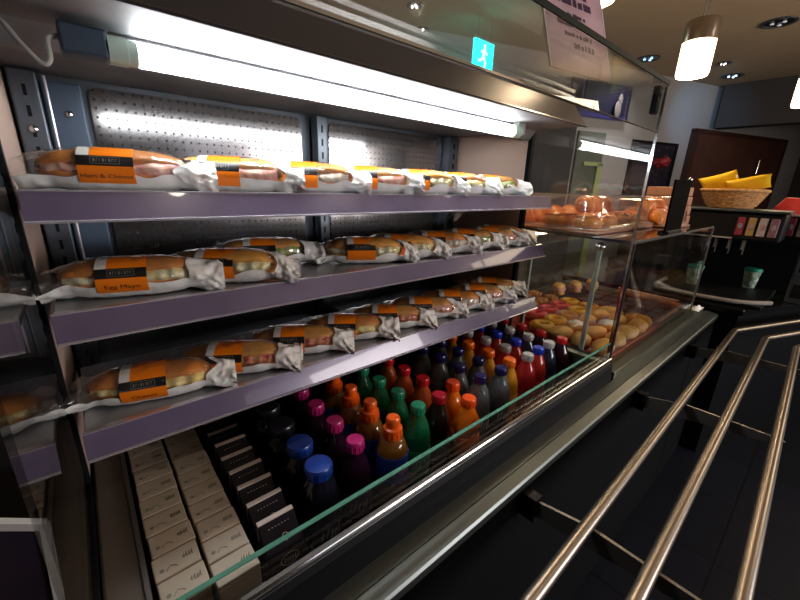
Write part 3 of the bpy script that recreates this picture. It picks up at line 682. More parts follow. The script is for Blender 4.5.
# ------------------------------------------------------------------ bottles
def liquid(name, col, trans=.35): return mat(name, col, .12, 0, trans=trans, coat=.3)
BH = .225
def bottle(kind):
    t = empty('drink_bottle', (0, 0, 0), 'x', 'bottle'); K = KINDS[kind]; r = K.get('r', .031); h = K.get('h', BH); st = K['style']
    if st == 'soda':
        pr = [(.020, 0), (r*.93, .004), (r, .014), (r*.97, .035), (r, .05), (r, h*.45), (r*.93, h*.52), (r, h*.60), (r*.96, h*.70), (r*.70, h*.82), (.0135, h*.90), (.0125, h*.93), (.0125, h-.004)]
        cap = [(.0150, h-.019), (.0158, h-.017), (.0158, h-.003), (.0145, h)]
    elif st == 'sport':
        pr = [(.020, 0), (r*.93, .004), (r, .014), (r*.88, .04), (r*.9, .07), (r, .09), (r, h*.62), (r*.95, h*.70), (r*.72, h*.78), (.0165, h*.81), (.0165, h*.84)]
        cap = [(.0185, h*.81), (.0192, h*.82), (.0188, h*.90), (.0135, h*.912), (.0128, h*.93), (.0142, h*.945), (.0142, h-.004), (.012, h)]
    elif st == 'wide':
        pr = [(.022, 0), (r*.95, .004), (r, .014), (r, h*.62), (r*.97, h*.72), (r*.80, h*.84), (.0195, h*.90), (.0195, h-.004)]
        cap = [(.0222, h-.021), (.0232, h-.019), (.0232, h-.004), (.0215, h-.001), (.012, h)]
    else:  # waisted
        pr = [(.020, 0), (r*.93, .004), (r, .014), (r*.92, .05), (r*.86, .08), (r*.92, .105), (r, .135), (r*.96, .155), (r*.72, h*.80), (.0150, h*.88), (.0135, h-.004)]
        cap = [(.0158, h-.022), (.0168, h-.020), (.0166, h-.003), (.015, h)]
    MB().lathe(pr, 24).build('bottle_body', K['body'], t)
    mb = MB(); mb.lathe(cap, 28, sq=0); c = mb.build('cap', K['cap'], t)
    mb = MB(); nr = 14                                         # knurls round the cap
    rr = max(p[0] for p in cap); z0 = cap[0][1]+.003; z1 = z0+.012
    for k in range(nr): a = 2*PI*k/nr; mb.tube([(rr*math.cos(a), rr*math.sin(a), z0), (rr*math.cos(a), rr*math.sin(a), z1)], .0011, 5)
    mb.build('grip_ridges', K['cap'], c)
    lz0, lz1 = K.get('lab', (h*.33, h*.56) if st != 'sport' else (h*.40, h*.67)); lr = r+.0006
    MB().lathe([(lr*.99, lz0), (lr, lz0+.002), (lr, lz1-.002), (lr*.99, lz1)], 28).build('label', K['label'], t)
    mb = MB()                                                  # pale wordless mark on the label
    for k in range(5):
        a = math.radians(-125+k*14); z = (lz0+lz1)/2+.004*math.sin(k*1.7)
        mb.tube([((lr+.0004)*math.cos(a), (lr+.0004)*math.sin(a), z-.008), ((lr+.0004)*math.cos(a+.09), (lr+.0004)*math.sin(a+.09), z+.008)], .0012, 6)
    mb.build('label_mark', K.get('mark', M['ink_grey']), t)
    return t
cp = lambda n, c: mat(n, c, .28, 0, coat=.3)
KINDS = {
 'blue': dict(style='wide', r=.033, h=.222, body=liquid('dark_berry_drink', (.010, .010, .022), .1), cap=cp('royal_blue_cap', (.01, .045, .30)), label=basic('dark_blue_label', (.008, .01, .04))),
 'dark': dict(style='wide', r=.033, h=.222, body=liquid('shaded_berry_drink', (.008, .008, .012), .1), cap=cp('shaded_blue_cap', (.012, .012, .02)), label=basic('shaded_blue_label', (.008, .008, .02))),  # rear bottles of the blue kind, shade put into their colours
 'pink': dict(style='waist', body=liquid('blackcurrant_drink', (.022, .004, .018), .1), cap=cp('magenta_cap', (.50, .02, .17)), label=basic('purple_label', (.03, .006, .04))),
 'sport': dict(style='sport', r=.0325, h=.232, body=liquid('amber_sport_drink', (.85, .33, .06), .75), cap=cp('orange_sport_cap', (.95, .13, .01)), label=basic('blue_red_label', (.02, .06, .42)), mark=basic('red_mark', (.7, .04, .02))),
 'green': dict(style='soda', body=liquid('green_bottle_plastic', (.02, .30, .12), .55), cap=cp('green_cap', (.02, .26, .14)), label=basic('green_label', (.02, .22, .08))),
 'cola': dict(style='soda', body=liquid('dark_cola', (.018, .008, .006), .1), cap=cp('dark_red_cap', (.50, .01, .03)), label=basic('black_red_label', (.02, .01, .012))),
 'redor': dict(style='soda', body=liquid('orange_red_drink', (.62, .10, .02), .2), cap=cp('red_cap', (.60, .012, .02)), label=basic('orange_red_label', (.55, .06, .02))),
 'orange': dict(style='waist', h=.210, body=liquid('orange_juice_drink', (.92, .20, .01), .1), cap=cp('bright_orange_cap', (.98, .10, .01)), label=basic('orange_bottle_label', (.90, .17, .01)), mark=M['white']),
 'navy': dict(style='soda', body=liquid('clear_grey_bottle', (.25, .28, .30), .6), cap=cp('navy_cap', (.012, .012, .10)), label=basic('navy_label', (.02, .025, .05)), mark=M['white']),
 'yellow': dict(style='waist', body=liquid('yellow_orange_drink', (.90, .38, .03), .25), cap=cp('orange_cap', (.95, .17, .01)), label=basic('yellow_label', (.85, .32, .03))),
 'grey': dict(style='soda', body=liquid('cherry_drink', (.60, .03, .04), .35), cap=cp('grey_cap', (.42, .43, .45)), label=basic('red_bottle_label', (.45, .02, .03))),
 'bright': dict(style='soda', body=liquid('red_berry_drink', (.62, .04, .03), .35), cap=cp('bright_blue_cap', (.015, .05, .60)), label=basic('scarlet_label', (.50, .03, .03))),
 'white': dict(style='soda', body=liquid('dark_water_bottle', (.04, .05, .09), .3), cap=cp('white_cap', (.60, .62, .62)), label=basic('blue_black_label', (.015, .02, .06))),
 'red': dict(style='soda', body=liquid('dark_red_cola', (.05, .01, .02), .2), cap=cp('scarlet_cap', (.72, .02, .02)), label=basic('navy_red_label', (.03, .015, .05))),
}
RWN = ['the front row', 'the second row', 'the third row', 'the fourth row']
desc = {'dark': 'shade-darkened bottle with wide cap behind the blue capped ones', 'blue': 'dark bottle with wide royal blue cap', 'pink': 'dark purple bottle with magenta cap', 'sport': 'amber sports drink bottle with orange spout cap', 'green': 'green soda bottle with green cap',
 'cola': 'dark cola bottle with deep red cap', 'redor': 'orange-red bottle with red cap', 'orange': 'solid orange bottle with bright orange cap', 'navy': 'clear bottle with navy cap', 'yellow': 'yellow-orange bottle with orange cap',
 'grey': 'cherry red bottle with grey cap', 'bright': 'red bottle with bright blue cap', 'white': 'dark bottle with white cap', 'red': 'dark bottle with scarlet cap'}
cols = [('blue', .234, [.462, .532], ''), ('dark', .232, [.604, .674], ''), ('pink', .314, [.474, .546, .618, .690], ''), ('sport', .402, [.476, .549, .622, .692], ''), ('green', .480, [.484, .553, .622, .690], ''),
 ('cola', .546, [.486], ''), ('redor', .566, [.562, .628, .694], ''), ('orange', .606, [.452], ''), ('orange', .632, [.520], ''),
 ('navy', .690, [.484, .553, .622, .690], ' beside the orange bottles'), ('navy', .764, [.477, .548, .620, .690], ' next to the yellow-orange ones'),
 ('yellow', .828, [.492, .562, .634, .702], ''), ('grey', .895, [.480, .552, .623, .693], ''), ('bright', .961, [.485, .558, .630, .700], ''), ('white', 1.028, [.488, .558, .628, .698], ''), ('red', 1.093, [.479, .551, .623, .693], '')]
bp = {}; grpn = 'bottles standing in the cooler well'
for kind, x, ys, extra in cols:
    for k, y in enumerate(ys):
        if kind not in bp: t = bp[kind] = bottle(kind)
        else: t = copy_tree(bp[kind])
        random.seed(int(x*1000)+k); move(t, x+random.uniform(-.002, .002), y+random.uniform(-.001, .001), WF, random.uniform(-.25, .25))
        rn = RWN[k + (1 if kind == 'redor' else 2 if kind == 'dark' else 0)]
        if kind == 'orange': rn = 'the front row' if x < .62 else 'the second row'
        tag(t, desc[kind]+extra+', in '+rn, 'bottle', grpn)

# ------------------------------------------------------------------ bakery case
BX0, BX1, BY0, BY1, BZ = 1.190, 2.16, .368, 1.02, -.132
DZ = -.530
bk = empty('bakery_case', ((BX0+BX1)/2, .7, -H), 'low glass bakery display case with black glass top, right of the cooler', 'display case')
MB().box(BX0-.015, BX1+.12, .3386, BY1, DZ-.03, DZ).build('steel_deck', M['deck'], bk, smooth=False, bevel=.003, **W)
MB().box(BX0-.015, BX1+.12, .3400, BY1, -H, DZ-.03).build('base_cabinet', M['black'], bk, smooth=False, **W)
MB().box(BX0-.005, BX1, BY0, BY1, BZ-.008, BZ).build('black_glass_top', M['black_gloss'], bk, smooth=False, bevel=.001, **W)
MB().box(BX0-.006, BX1, BY0-.0015, BY0, BZ-.008, BZ).build('top_edge', M['steel'], bk, smooth=False, **W)
MB().box(BX0+.0092, BX1-.0062, BY0, BY0+.006, DZ, BZ-.008).build('front_glass', M['glass'], bk, smooth=False, **W)
MB().box(BX0, BX0+.006, BY0+.006, BY1, DZ, BZ-.008).build('side_glass', M['glass'], bk, smooth=False, **W)
MB().box(BX1-.006, BX1, BY0+.006, BY1, DZ, BZ-.008).build('side_glass', M['glass'], bk, smooth=False, **W)
MB().box(BX0-.003, BX0+.009, BY0-.003, BY0+.009, DZ, BZ-.008).build('corner_post', M['black_plastic'], bk, smooth=False, **W)
MB().box(BX1-.006, BX1+.002, BY0-.003, BY0+.004, DZ, BZ-.008).build('far_corner_strip', M['steel'], bk, smooth=False, **W)
MB().box(BX0, BX1, BY1-.01, BY1, DZ, BZ-.008).build('rear_door', mat('dark_sliding_door', (.05, .045, .04), .25), bk, smooth=False, **W)
for y in (.462, .690):
    s_ = MB().box(BX0+.012, BX0+.022, y-.007, y+.007, DZ, BZ-.03).build('support_post', mat('pale_green_post', (.36, .40, .33), .35, .3), bk, smooth=False, bevel=.002, **W)
    MB().blob((BX0+.017, y, BZ-.030), .014, .014, .014, 0).build('post_joint', M['chrome'], s_, **W)
MB().box(BX0+.03, BX1-.03, .70, .715, BZ-.024, BZ-.010).build('light_strip', mat('warm_led_strip', (1, 1, 1), .5, emit=(1, .80, .55), estr=9), bk, smooth=False, **W)
# trays inside
TZ0 = DZ+.0005
def tray(x0, x1, y0, y1, label, m, nm='pastry_tray'):
    t = empty(nm, ((x0+x1)/2, (y0+y1)/2, TZ0), label, 'tray')
    MB().box(x0, x1, y0, y1, TZ0, TZ0+.006).build('tray_base', m, t, smooth=False, bevel=.002, **W)
    mb = MB(); 
    for a_ in ((x0, x1, y0, y0+.004), (x0, x1, y1-.004, y1), (x0, x0+.004, y0, y1), (x1-.004, x1, y0, y1)): mb.box(*a_, TZ0+.006, TZ0+.012)
    mb.build('tray_rim', m, t, smooth=False, **W)
tray(1.225, 1.745, .385, .98, 'red tray of buns and iced pastries at the near end of the bakery case', M['red_tray'])
tray(1.76, 2.13, .385, .98, 'dark tray of chocolate slices at the far end of the bakery case', basic('dark_tray', (.05, .02, .015)))
PZ = TZ0+.0062
bun_m = mat('golden_bun', (.80, .37, .07), .45, var=.3, vscale=14, bump=.3); bun2 = mat('tan_bun', (.84, .46, .13), .5, var=.2, vscale=14, bump=.3)
brown_m = mat('caramel_pastry', (.50, .19, .035), .35, var=.5, vscale=40, bump=.8, coat=.4); pinkm = mat('pink_icing', (.88, .08, .08), .25, coat=.5); yel = mat('yellow_custard', (.95, .50, .02), .3, coat=.4)
orm = mat('glazed_orange_pastry', (.85, .32, .03), .3, var=.35, vscale=20, coat=.5); wic = mat('white_icing', (.85, .82, .70), .3, coat=.3); choc = mat('chocolate', (.10, .030, .015), .3, var=.5, vscale=40, coat=.3, bump=.5)
redb = mat('red_brown_crust', (.42, .12, .04), .35, var=.3, vscale=20, coat=.4)
bl = 'golden bun on the red tray, '
def bun(i, x, y, rz, m, label, iced=False, sc=1.0):
    t = empty('bread_bun', (x, y, PZ), label, 'bun', 'buns in the bakery case', rz)
    MB().blob((0, 0, .020*sc), .052*sc, .034*sc, .026*sc, .18, 4, i, 22, 12, flat=.76).build('dough', m, t, angle=90)
    if iced: MB().blob((0, 0, .029*sc), .043*sc, .027*sc, .020*sc, .2, 4, i, 20, 10, flat=.3).build('icing', wic, t, angle=90)
    return t
i = 0
for ry, y in (('front', .424), ('second', .498), ('third', .572)):
    for k, x in enumerate((1.282, 1.392, 1.502, 1.612)):
        ic = (ry, k) in (('second', 2), ('third', 1)); end = (ry, k) == ('front', 3)
        lab = ('bun with white icing in the %s row from the front glass' % ry) if ic else (bl+'%s row from the front glass, %s along' % (ry, ordn[k]))
        bun(i, x, y, .35*math.sin(i*2.1), bun2 if i % 3 else bun_m, lab, ic); i += 1
bun(i, 1.70, .448, 1.4, orm, 'glossy orange-brown bun at the far front end of the red tray'); bun(i+1, 1.70, .56, 1.5, bun2, 'tan bun lying crosswise at the far end of the red tray')
def donut(i, x, y, m1, m2, label, R=.030, r=.0165):
    t = empty('ring_doughnut', (x, y, PZ), label, 'doughnut', 'doughnuts in the bakery case')
    MB().torus((0, 0, r), R, r, .08, i).build('dough', m1, t, angle=90)
    MB().torus((0, 0, r+.0012), R, r*1.02, .10, i+3, v0=.02, v1=.48).build('icing', m2, t, angle=90); return t
for i, (x, y, m1, m2, l) in enumerate([(1.30, .655, orm, yel, 'yellow iced doughnut by the side glass, behind the buns'), (1.40, .655, bun_m, yel, 'yellow iced doughnut behind the buns, second from the side glass'),
   (1.50, .655, orm, orm, 'orange glazed doughnut left of the pale post'), (1.60, .655, orm, yel, 'yellow iced doughnut right of the pale post'), (1.70, .655, orm, orm, 'orange glazed doughnut at the far end of the red tray'),
   (1.41, .745, bun_m, pinkm, 'doughnut with pink icing nearest the side glass'), (1.51, .745, bun_m, pinkm, 'doughnut with pink icing, the one in the middle'), (1.61, .745, orm, pinkm, 'doughnut with pink icing, farthest from the side glass'), (1.70, .742, orm, yel, 'bright yellow iced doughnut next to the pink ones')]):
    donut(i, x, y, m1, m2, l)
def cruller(i, x, y, label):
    t = empty('twisted_pastry', (x, y, PZ), label, 'pastry', 'caramel pastries at the back of the case', i)
    mb = MB()
    for k in range(8): a = 2*PI*k/8; mb.blob((.024*math.cos(a), .024*math.sin(a), .016), .017, .015, .016, .35, 5, i*8+k, 12, 8, flat=.98)
    mb.build('dough', brown_m, t, angle=90)
    mb = MB(); 
    for k in range(7): a = k*2.4+i; mb.blob((.02*math.cos(a)*(.4+k*.1), .02*math.sin(a)*(.4+k*.1), .031), .005, .004, .004, .4, 5, i+k, 8, 6)
    mb.build('nut_topping', mat('nuts', (.70, .38, .12), .4) if i == 0 else bpy.data.materials['nuts'], t); return t
n = 0
for yy, r_ in ((.832, 'front'), (.918, 'back')):
    for j, x in enumerate((1.42, 1.51, 1.60, 1.69)):
        cruller(n, x, yy, 'caramel nutty pastry, %s from the left in the %s nutty row of the tray' % (ordn[j], r_)); n += 1
def slice_(i, x, y, m, label, hx=.042, hy=.030, h=.028):
    t = empty('cake_slice', (x, y, PZ), label, 'cake slice', 'chocolate slices on the dark tray', .06*math.sin(i*2))
    MB().box(-hx, hx, -hy, hy, 0, h*.72).build('sponge', m, t, bevel=.004)
    def fn(u, v): return ((-1+2*u)*hx*.98, (-1+2*v)*hy*.98, h*.72+.004+.003*N((u*.1, v*.1, 0), i, 60))
    mb = MB(); mb.box(-hx*.98, hx*.98, -hy*.98, hy*.98, h*.72, h*.72+.003); mb.grid(fn, 10, 8); mb.build('topping', choc, t); return t
n = 0
sponge = mat('red_brown_sponge', (.25, .07, .03), .5, var=.4, vscale=40)
for a_, yy in enumerate((.425, .497, .569, .641, .713)):
    for b_, x in enumerate((1.815, 1.91, 2.005)):
        slice_(n, x, yy, sponge, 'dark chocolate slice, %s row from the front glass, %s along' % (ordn[a_], ordn[b_])); n += 1
def strudel(x, y, rz, label, L=.30):
    t = empty('long_pastry', (x, y, PZ), label, 'pastry', None, rz)
    def fn(u, v):
        a = 2*PI*v; s = max(0, 1-abs(2*u-1)**4)**.5; return ((u-.5)*L, .034*s*math.cos(a), max(0, .022+.024*s*math.sin(a)*(1+.08*math.sin(u*60))))
    MB().grid(fn, 50, 16).build('crust', redb, t); MB().grid(lambda u, v: ((u-.5)*L*.9, .012*(v-.5)*2, .048-abs(v-.5)*.006+.001*math.sin(u*70)), 40, 4).build('sugar_glaze', mat('pale_glaze', (.75, .45, .30), .3, coat=.5), t)
strudel(2.092, .54, 1.5, 'long reddish-brown glazed loaf lying at the far end of the bakery case')
def toast(x, y, rz, label):
    t = empty('filled_roll', (x, y, PZ), label, 'filled roll', 'filled rolls at the back of the bakery case', rz)
    MB().blob((0, 0, .017), .045, .032, .020, .15, 4, 1, flat=.8).build('lower_half', bun_m, t, angle=90); MB().blob((0, 0, .034), .046, .034, .008, .5, 6, 2).build('filling', mat('pink_filling', (.78, .38, .32), .4) if 'pink_filling' not in bpy.data.materials else bpy.data.materials['pink_filling'], t, angle=90)
    MB().blob((0, 0, .046), .043, .031, .020, .15, 4, 3, flat=.3).build('upper_half', bun2, t, angle=90)
for x, y, l in ((1.84, .87, 'filled roll at the back left of the dark tray'), (1.96, .84, 'filled roll in the middle at the back of the dark tray'), (2.07, .80, 'filled roll at the back right of the dark tray')): toast(x, y, .4, l)
# white paper napkin stuck under the far front corner
mb = MB(); mb.grid(lambda u, v: (BX1+.05+(u-.5)*.11, .355+(v-.5)*.035, DZ+.002+.018*max(0, N((u*.1, v*.1, 0), 2, 40)+.45)*math.sin(PI*u)*math.sin(PI*v)), 14, 8)
tag(mb.build('paper_napkin', M['paper'], None, world=True, solid=.001, angle=20), 'crumpled white paper napkin at the far front corner of the bakery case', 'napkin')

# domes of pastries on the black glass top
plastic = clear('clear_plastic', (.985, .98, .975), .06, .04, haze=.03)
def cover(x0, x1, y0, y1, h, label):
    t = empty('plastic_cover', ((x0+x1)/2, (y0+y1)/2, BZ+.0005), label, 'food cover', 'clear covers on the bakery case')
    cx, cy = (x0+x1)/2, (y0+y1)/2; hx, hy = (x1-x0)/2, (y1-y0)/2; rc = .045; n = 9
    def ring(ins, z):
        out = []; r = max(rc-ins*.6, .01)
        for sx, sy, a0 in ((1, 1, 0), (-1, 1, 90), (-1, -1, 180), (1, -1, 270)):
            for k in range(n): a = math.radians(a0+90*k/(n-1)); out.append((cx+sx*(hx-ins-r)+r*math.cos(a), cy+sy*(hy-ins-r)+r*math.sin(a), z))
        return out
    zb = BZ+.0125; lv = [(0, zb), (.004, zb+h*.45), (.008, zb+h*.80), (.013, zb+h*.90), (.022, zb+h*.97), (.038, zb+h), (.09, zb+h*1.01)]
    mb = MB(); R_ = [ring(*l) for l in lv]; m_ = len(R_[0]); vs = [p for r in R_ for p in r]
    mb.add(vs, [(i*m_+k, i*m_+(k+1) % m_, (i+1)*m_+(k+1) % m_, (i+1)*m_+k) for i in range(len(lv)-1) for k in range(m_)]+[tuple((len(lv)-1)*m_+k for k in range(m_))])
    mb.build('clear_lid', plastic, t, world=True, solid=.0015, angle=60)
    mb = MB(); mb.tube([(p[0]-0, p[1], p[2]) for p in ring(-.002, zb+.002)]+[ring(-.002, zb+.002)[0]], .0028, 6); mb.build('lid_rim', clear('rim_plastic', (.85, .8, .78), .10, .1, haze=.35), t, world=True)
    MB().box(x0-.008, x1+.008, y0-.008, y1+.008, BZ+.0005, BZ+.009).build('serving_board', mat('pinkish_board', (.42, .22, .16), .3, coat=.3) if 'pinkish_board' not in bpy.data.materials else bpy.data.materials['pinkish_board'], t, smooth=False, bevel=.003, world=True)
    mb = MB(); mb.tube(bez([(cx-.05, cy, zb+h), (cx-.035, cy, zb+h+.016), (cx+.035, cy, zb+h+.016), (cx+.05, cy, zb+h)], 8), .005, 8); mb.build('handle', plastic, t, world=True)
cover(1.225, 1.735, .495, .86, .108, 'long clear plastic cover over orange pastries, next to the cooler')
cover(1.790, 1.975, .425, .66, .108, 'shorter clear plastic cover over croissants, behind the black sign holder')
CZ0 = BZ+.0095
croi_m = mat('croissant_crust', (.95, .24, .02), .4, var=.4, vscale=22, coat=.35, bump=.3); croi2 = mat('cheese_topped_crust', (.95, .30, .035), .4, var=.4, vscale=25, coat=.3, bump=.5)
def croissant_mb(seed):
    mb = MB()
    def fn(u, v):
        t = -1+2*u; a = 2*PI*v; ang = t*1.05; R = .055; r = .030*(1-abs(t)**2.2)**.6*(1+.10*abs(math.sin(t*8)))+.0015
        cx, cy = R*math.sin(ang), R*math.cos(ang)-R; rr = r*math.cos(a)
        return (cx+rr*math.sin(ang), cy+rr*math.cos(ang), max(0, r*.92+r*math.sin(a)*.92))
    return mb.grid(fn, 44, 14)
cro = []
def pastry(kind, x, y, z, rz, label, grp, tilt=0):
    t = empty(kind, (x, y, z), label, 'croissant' if kind == 'croissant' else 'pastry', grp, rz)
    if kind == 'croissant': croissant_mb(0).build('dough', croi_m, t, angle=90)
    else:
        MB().blob((0, 0, .022), .062, .045, .027, .25, 4, int(x*100), 24, 12, flat=.8).build('dough', croi2, t, angle=90)
        MB().blob((0, 0, .042), .050, .034, .011, .6, 7, int(x*77), 22, 10).build('topping', croi_m, t, angle=90)
    return t
g1 = 'pastries under the long clear cover'
pn = ['first', 'second', 'third', 'fourth']
for j, x in enumerate((1.30, 1.42, 1.54, 1.66)):
    pastry('topped_pastry', x, .553, CZ0, .2*j, 'cheese topped pastry at the front of the long cover, %s from the cooler' % pn[j], g1)
    pastry('topped_pastry', x, .66, CZ0, -.3*j, 'cheese topped pastry in the middle row of the long cover, %s from the cooler' % pn[j], g1)
    pastry('croissant', x, .80, CZ0, .1*j, 'croissant in the back row of the long cover, %s from the cooler' % pn[j], g1)
for j, x in enumerate((1.36, 1.48, 1.60)):
    pastry('croissant', x, .60+.02*j, CZ0+.046, .5-.3*j, 'croissant lying on top of the front pastries, %s from the cooler' % pn[j], g1)
g2 = 'croissants under the shorter clear cover'
for j, x in enumerate((1.835, 1.93)):
    for k, y in enumerate((.505, .60)): pastry('croissant', x, y, CZ0, .4*j-.3*k, 'croissant under the shorter cover, %s column, %s row from the front' % (pn[j], pn[k]), g2)
    pastry('croissant', x, .555, CZ0+.046, 1.2*j, 'upper croissant under the shorter cover, %s from the cooler' % pn[j], g2)
# stack of thin brown boards behind
for k in range(4):
    tag(MB().box(2.0+.004*k, 2.145-.003*k, .46+.003*k, .63-.004*k, BZ+.001+k*.0405, BZ+.0395+k*.0405).build('cardboard_box', basic('kraft_board', (.42, .20, .12)) if k == 0 else bpy.data.materials['kraft_board'], None, world=True, bevel=.004),
        'flat brown cardboard box beside the shorter cover, %s of the stack' % ('bottom one', 'second from the bottom', 'third from the bottom', 'top one')[k], 'box', 'cardboard boxes stacked on the bakery case')
# sign holder
sh = empty('sign_holder', (1.62, .398, BZ), 'black tilted sign holder standing on the edge of the bakery case top', 'sign')
MB().add([(1.52, .384, BZ+.001), (1.70, .384, BZ+.001), (1.74, .394, .046), (1.545, .394, .046), (1.52, .390, BZ+.001), (1.70, .390, BZ+.001), (1.74, .400, .046), (1.545, .400, .046)],
         [(0, 1, 2, 3), (7, 6, 5, 4), (0, 4, 5, 1), (1, 5, 6, 2), (2, 6, 7, 3), (3, 7, 4, 0)]).build('black_panel', mat('matt_black_card', (.004, .004, .004), .9, spec=.03), sh, world=True, smooth=False)
MB().prism([(.376, BZ+.0005), (.410, BZ+.0005), (.410, BZ+.006), (.395, BZ+.012), (.376, BZ+.006)], 1.53, 1.69).build('foot', M['black_plastic'], sh, world=True, smooth=False)
MB().blob((1.70, .392, .050), .010, .008, .008, 0).build('clip', M['chrome'], sh, world=True)

# ------------------------------------------------------------------ drinks station on the right
WZ = -.52
wk = empty('side_counter', (3.2, .2, -H), 'black side counter carrying the drinks dispenser beyond the bakery case', 'counter')
def poly(pts, z0, z1):
    n = len(pts); vs = [(x, y, z0) for x, y in pts]+[(x, y, z1) for x, y in pts]
    return MB().add(vs, [(i, (i+1) % n, n+(i+1) % n, n+i) for i in range(n)]+[tuple(range(n-1, -1, -1)), tuple(range(n, 2*n))])
poly([(2.34, .20), (4.4, -.59), (4.4, 1.2), (2.34, 1.2)], WZ-.03, WZ).build('worktop', M['black_gloss'], wk, world=True, smooth=False, bevel=.004)
poly([(2.36, .215), (4.38, -.56), (4.38, 1.2), (2.36, 1.2)], -H, WZ-.03).build('cabinet_body', M['black'], wk, world=True, smooth=False)
ds = empty('drinks_dispenser', (2.75, .3, WZ), 'black drinks dispenser with a row of coloured flavour badges on its head', 'drinks machine')
MB().box(2.48, 2.70, .17, .58, -.21, -.075).build('head', M['black_plastic'], ds, world=True, smooth=False, bevel=.012)
MB().box(2.97, 3.25, .10, .60, WZ+.001, -.10).build('rear_column', M['black'], ds, world=True, smooth=False, bevel=.01)
MB().box(2.70, 3.1, .02, .60, -.235, -.085).build('badge_panel', M['black_plastic'], ds, world=True, smooth=False, bevel=.01)
MB().box(2.46, 2.72, .16, .60, -.075, -.062).build('top_plate', mat('teal_grey_plate', (.03, .05, .058), .4), ds, world=True, smooth=False, bevel=.004)
MB().box(2.476, 2.479, .34, .56, -.205, -.198).build('lower_trim', M['strip_edge'], ds, world=True, smooth=False)
bc = [(.35, .03, .06), (.50, .33, .10), (.55, .48, .50), (.28, .14, .20), (.30, .04, .08), (.40, .38, .28)]
for k, c in enumerate(bc):
    y = .322-.040*k
    t_ = MB().box(2.472 if y > .17 else 2.693, 2.480 if y > .17 else 2.70, y-.015, y+.015, -.185, -.098).build('flavour_badge', basic('badge_%d' % k, c, coat=.3), ds, world=True, smooth=False, bevel=.006)
    xx = 2.470 if y > .17 else 2.691
    MB().blob((xx, y, -.14), .0015, .009, .014, 0).build('badge_disc', basic('badge_disc_%d' % k, (.6*c[1]+.25, .3, .33)), t_, world=True)
for k in range(5):
    y = .52-.055*k
    mb = MB(); mb.tube([(2.55, y, -.21), (2.55, y, -.262)], .007, 10); mb.tube([(2.54, y-.008, -.212), (2.532, y-.008, -.285)], .0022, 6); mb.build('nozzle', M['brk'], ds, world=True)
MB().box(2.40, 2.95, .15, .60, WZ+.001, WZ+.018).build('drip_tray', M['black_plastic'], ds, world=True, smooth=False, bevel=.004)
MB().tube(bez([(2.70, .62, WZ+.022), (2.42, .60, WZ+.022), (2.375, .50, WZ+.022), (2.40, .25, WZ+.022), (2.52, .13, WZ+.022)], 10), .011, 10).build('tray_rim', mat('grey_rim', (.30, .27, .24), .35), ds, world=True)
# cups
cup_m = mat('patterned_cup', (.36, .50, .40), .4, var=.8, vscale=40)
for x, y, l in ((2.88, .262, 'patterned paper cup with green lid standing on the drip tray under the badges'), (2.70, .49, 'patterned paper cup with green lid seen through the far glass of the bakery case')):
    t = empty('paper_cup', (x, y, WZ+.0185), l, 'cup', 'paper cups by the dispenser')
    MB().lathe([(.026, 0), (.027, .003), (.037, .095), (.0385, .098)], 24).build('cup_wall', cup_m, t)
    MB().lathe([(.040, .096), (.041, .100), (.041, .104), (.036, .112), (.034, .112)], 24).build('lid', M['green_pl'], t)
t = empty('napkin_dispenser', (2.95, .06, WZ), 'small grey and black napkin dispenser at the right of the drinks machine', 'dispenser')
MB().box(2.72, 2.80, .03, .10, WZ+.0005, WZ+.15).build('casing', M['slate'], t, world=True, smooth=False, bevel=.004)
MB().box(2.717, 2.72, .045, .085, WZ+.03, WZ+.10).build('face_plate', M['black_plastic'], t, world=True, smooth=False)
# basket with snack bags
bkx, bky, bkz = 2.62, .405, -.0615
t = empty('wicker_basket', (bkx, bky, bkz), 'woven wicker basket holding yellow snack bags on top of the drinks dispenser', 'basket')
wick = mat('wicker', (.52, .27, .10), .6, var=.4, vscale=60)
mb = MB(); NP = 60
for k in range(9):
    z = .006+k*.0095; r = .112+.052*(k/8)**.8; pts = []
    for i in range(NP+1): a = 2*PI*i/NP; rr = r+.0028*math.sin(i*PI*.5+k*PI/1); pts.append((rr*math.cos(a), rr*.8*math.sin(a), z))
    mb.tube(pts, .0052, 6, caps=False)
mb.build('woven_wall', wick, t)
mb = MB(); pts = [(.167*math.cos(2*PI*i/NP), .167*.8*math.sin(2*PI*i/NP), .087) for i in range(NP+1)]; mb.tube(pts, .008, 8, caps=False); mb.build('rim', wick, t)
MB().lathe([(.11, 0), (.112, .004)], 30).build('basket_base', wick, t).scale = (1, .8, 1)
bagm = mat('yellow_snack_bag', (.88, .56, .02), .28, bump=.5, bscale=30, coat=.4)
def snack_bag(x, y, z, rz, tilt, label):
    t = empty('snack_bag', (x, y, z), label, 'snack bag', 'yellow snack bags in the wicker basket'); t.rotation_euler = (tilt, .25, rz)
    def fn(s):
        def g(u, v):
            a, b = -1+2*u, -1+2*v; th = .020*max(0, (1-a**4)*(1-b**4))**.7*(1+.3*N((a*.05, b*.05, 0), x*9, 30)); return (a*.085*(1+.05*b*b), b*.055*(1+.08*a*a), s*th)
        return g
    mb = MB(); mb.grid(fn(1), 18, 14); mb.grid(fn(-1), 18, 14); mb.build('bag_body', bagm, t, angle=90)
    mb = MB(); mb.blob((0, 0, .0175), .035, .026, .006, .3, 5, 2); mb.build('printed_patch', mat('bag_print', (.75, .72, .62), .4) if 'bag_print' not in bpy.data.materials else bpy.data.materials['bag_print'], t, angle=90)
snack_bag(2.60, .465, .055, 1.2, 1.0, 'yellow snack bag standing at the left of the basket')
snack_bag(2.60, .36, .055, 1.7, .55, 'yellow snack bag with pale print, leaning to the right in the basket')
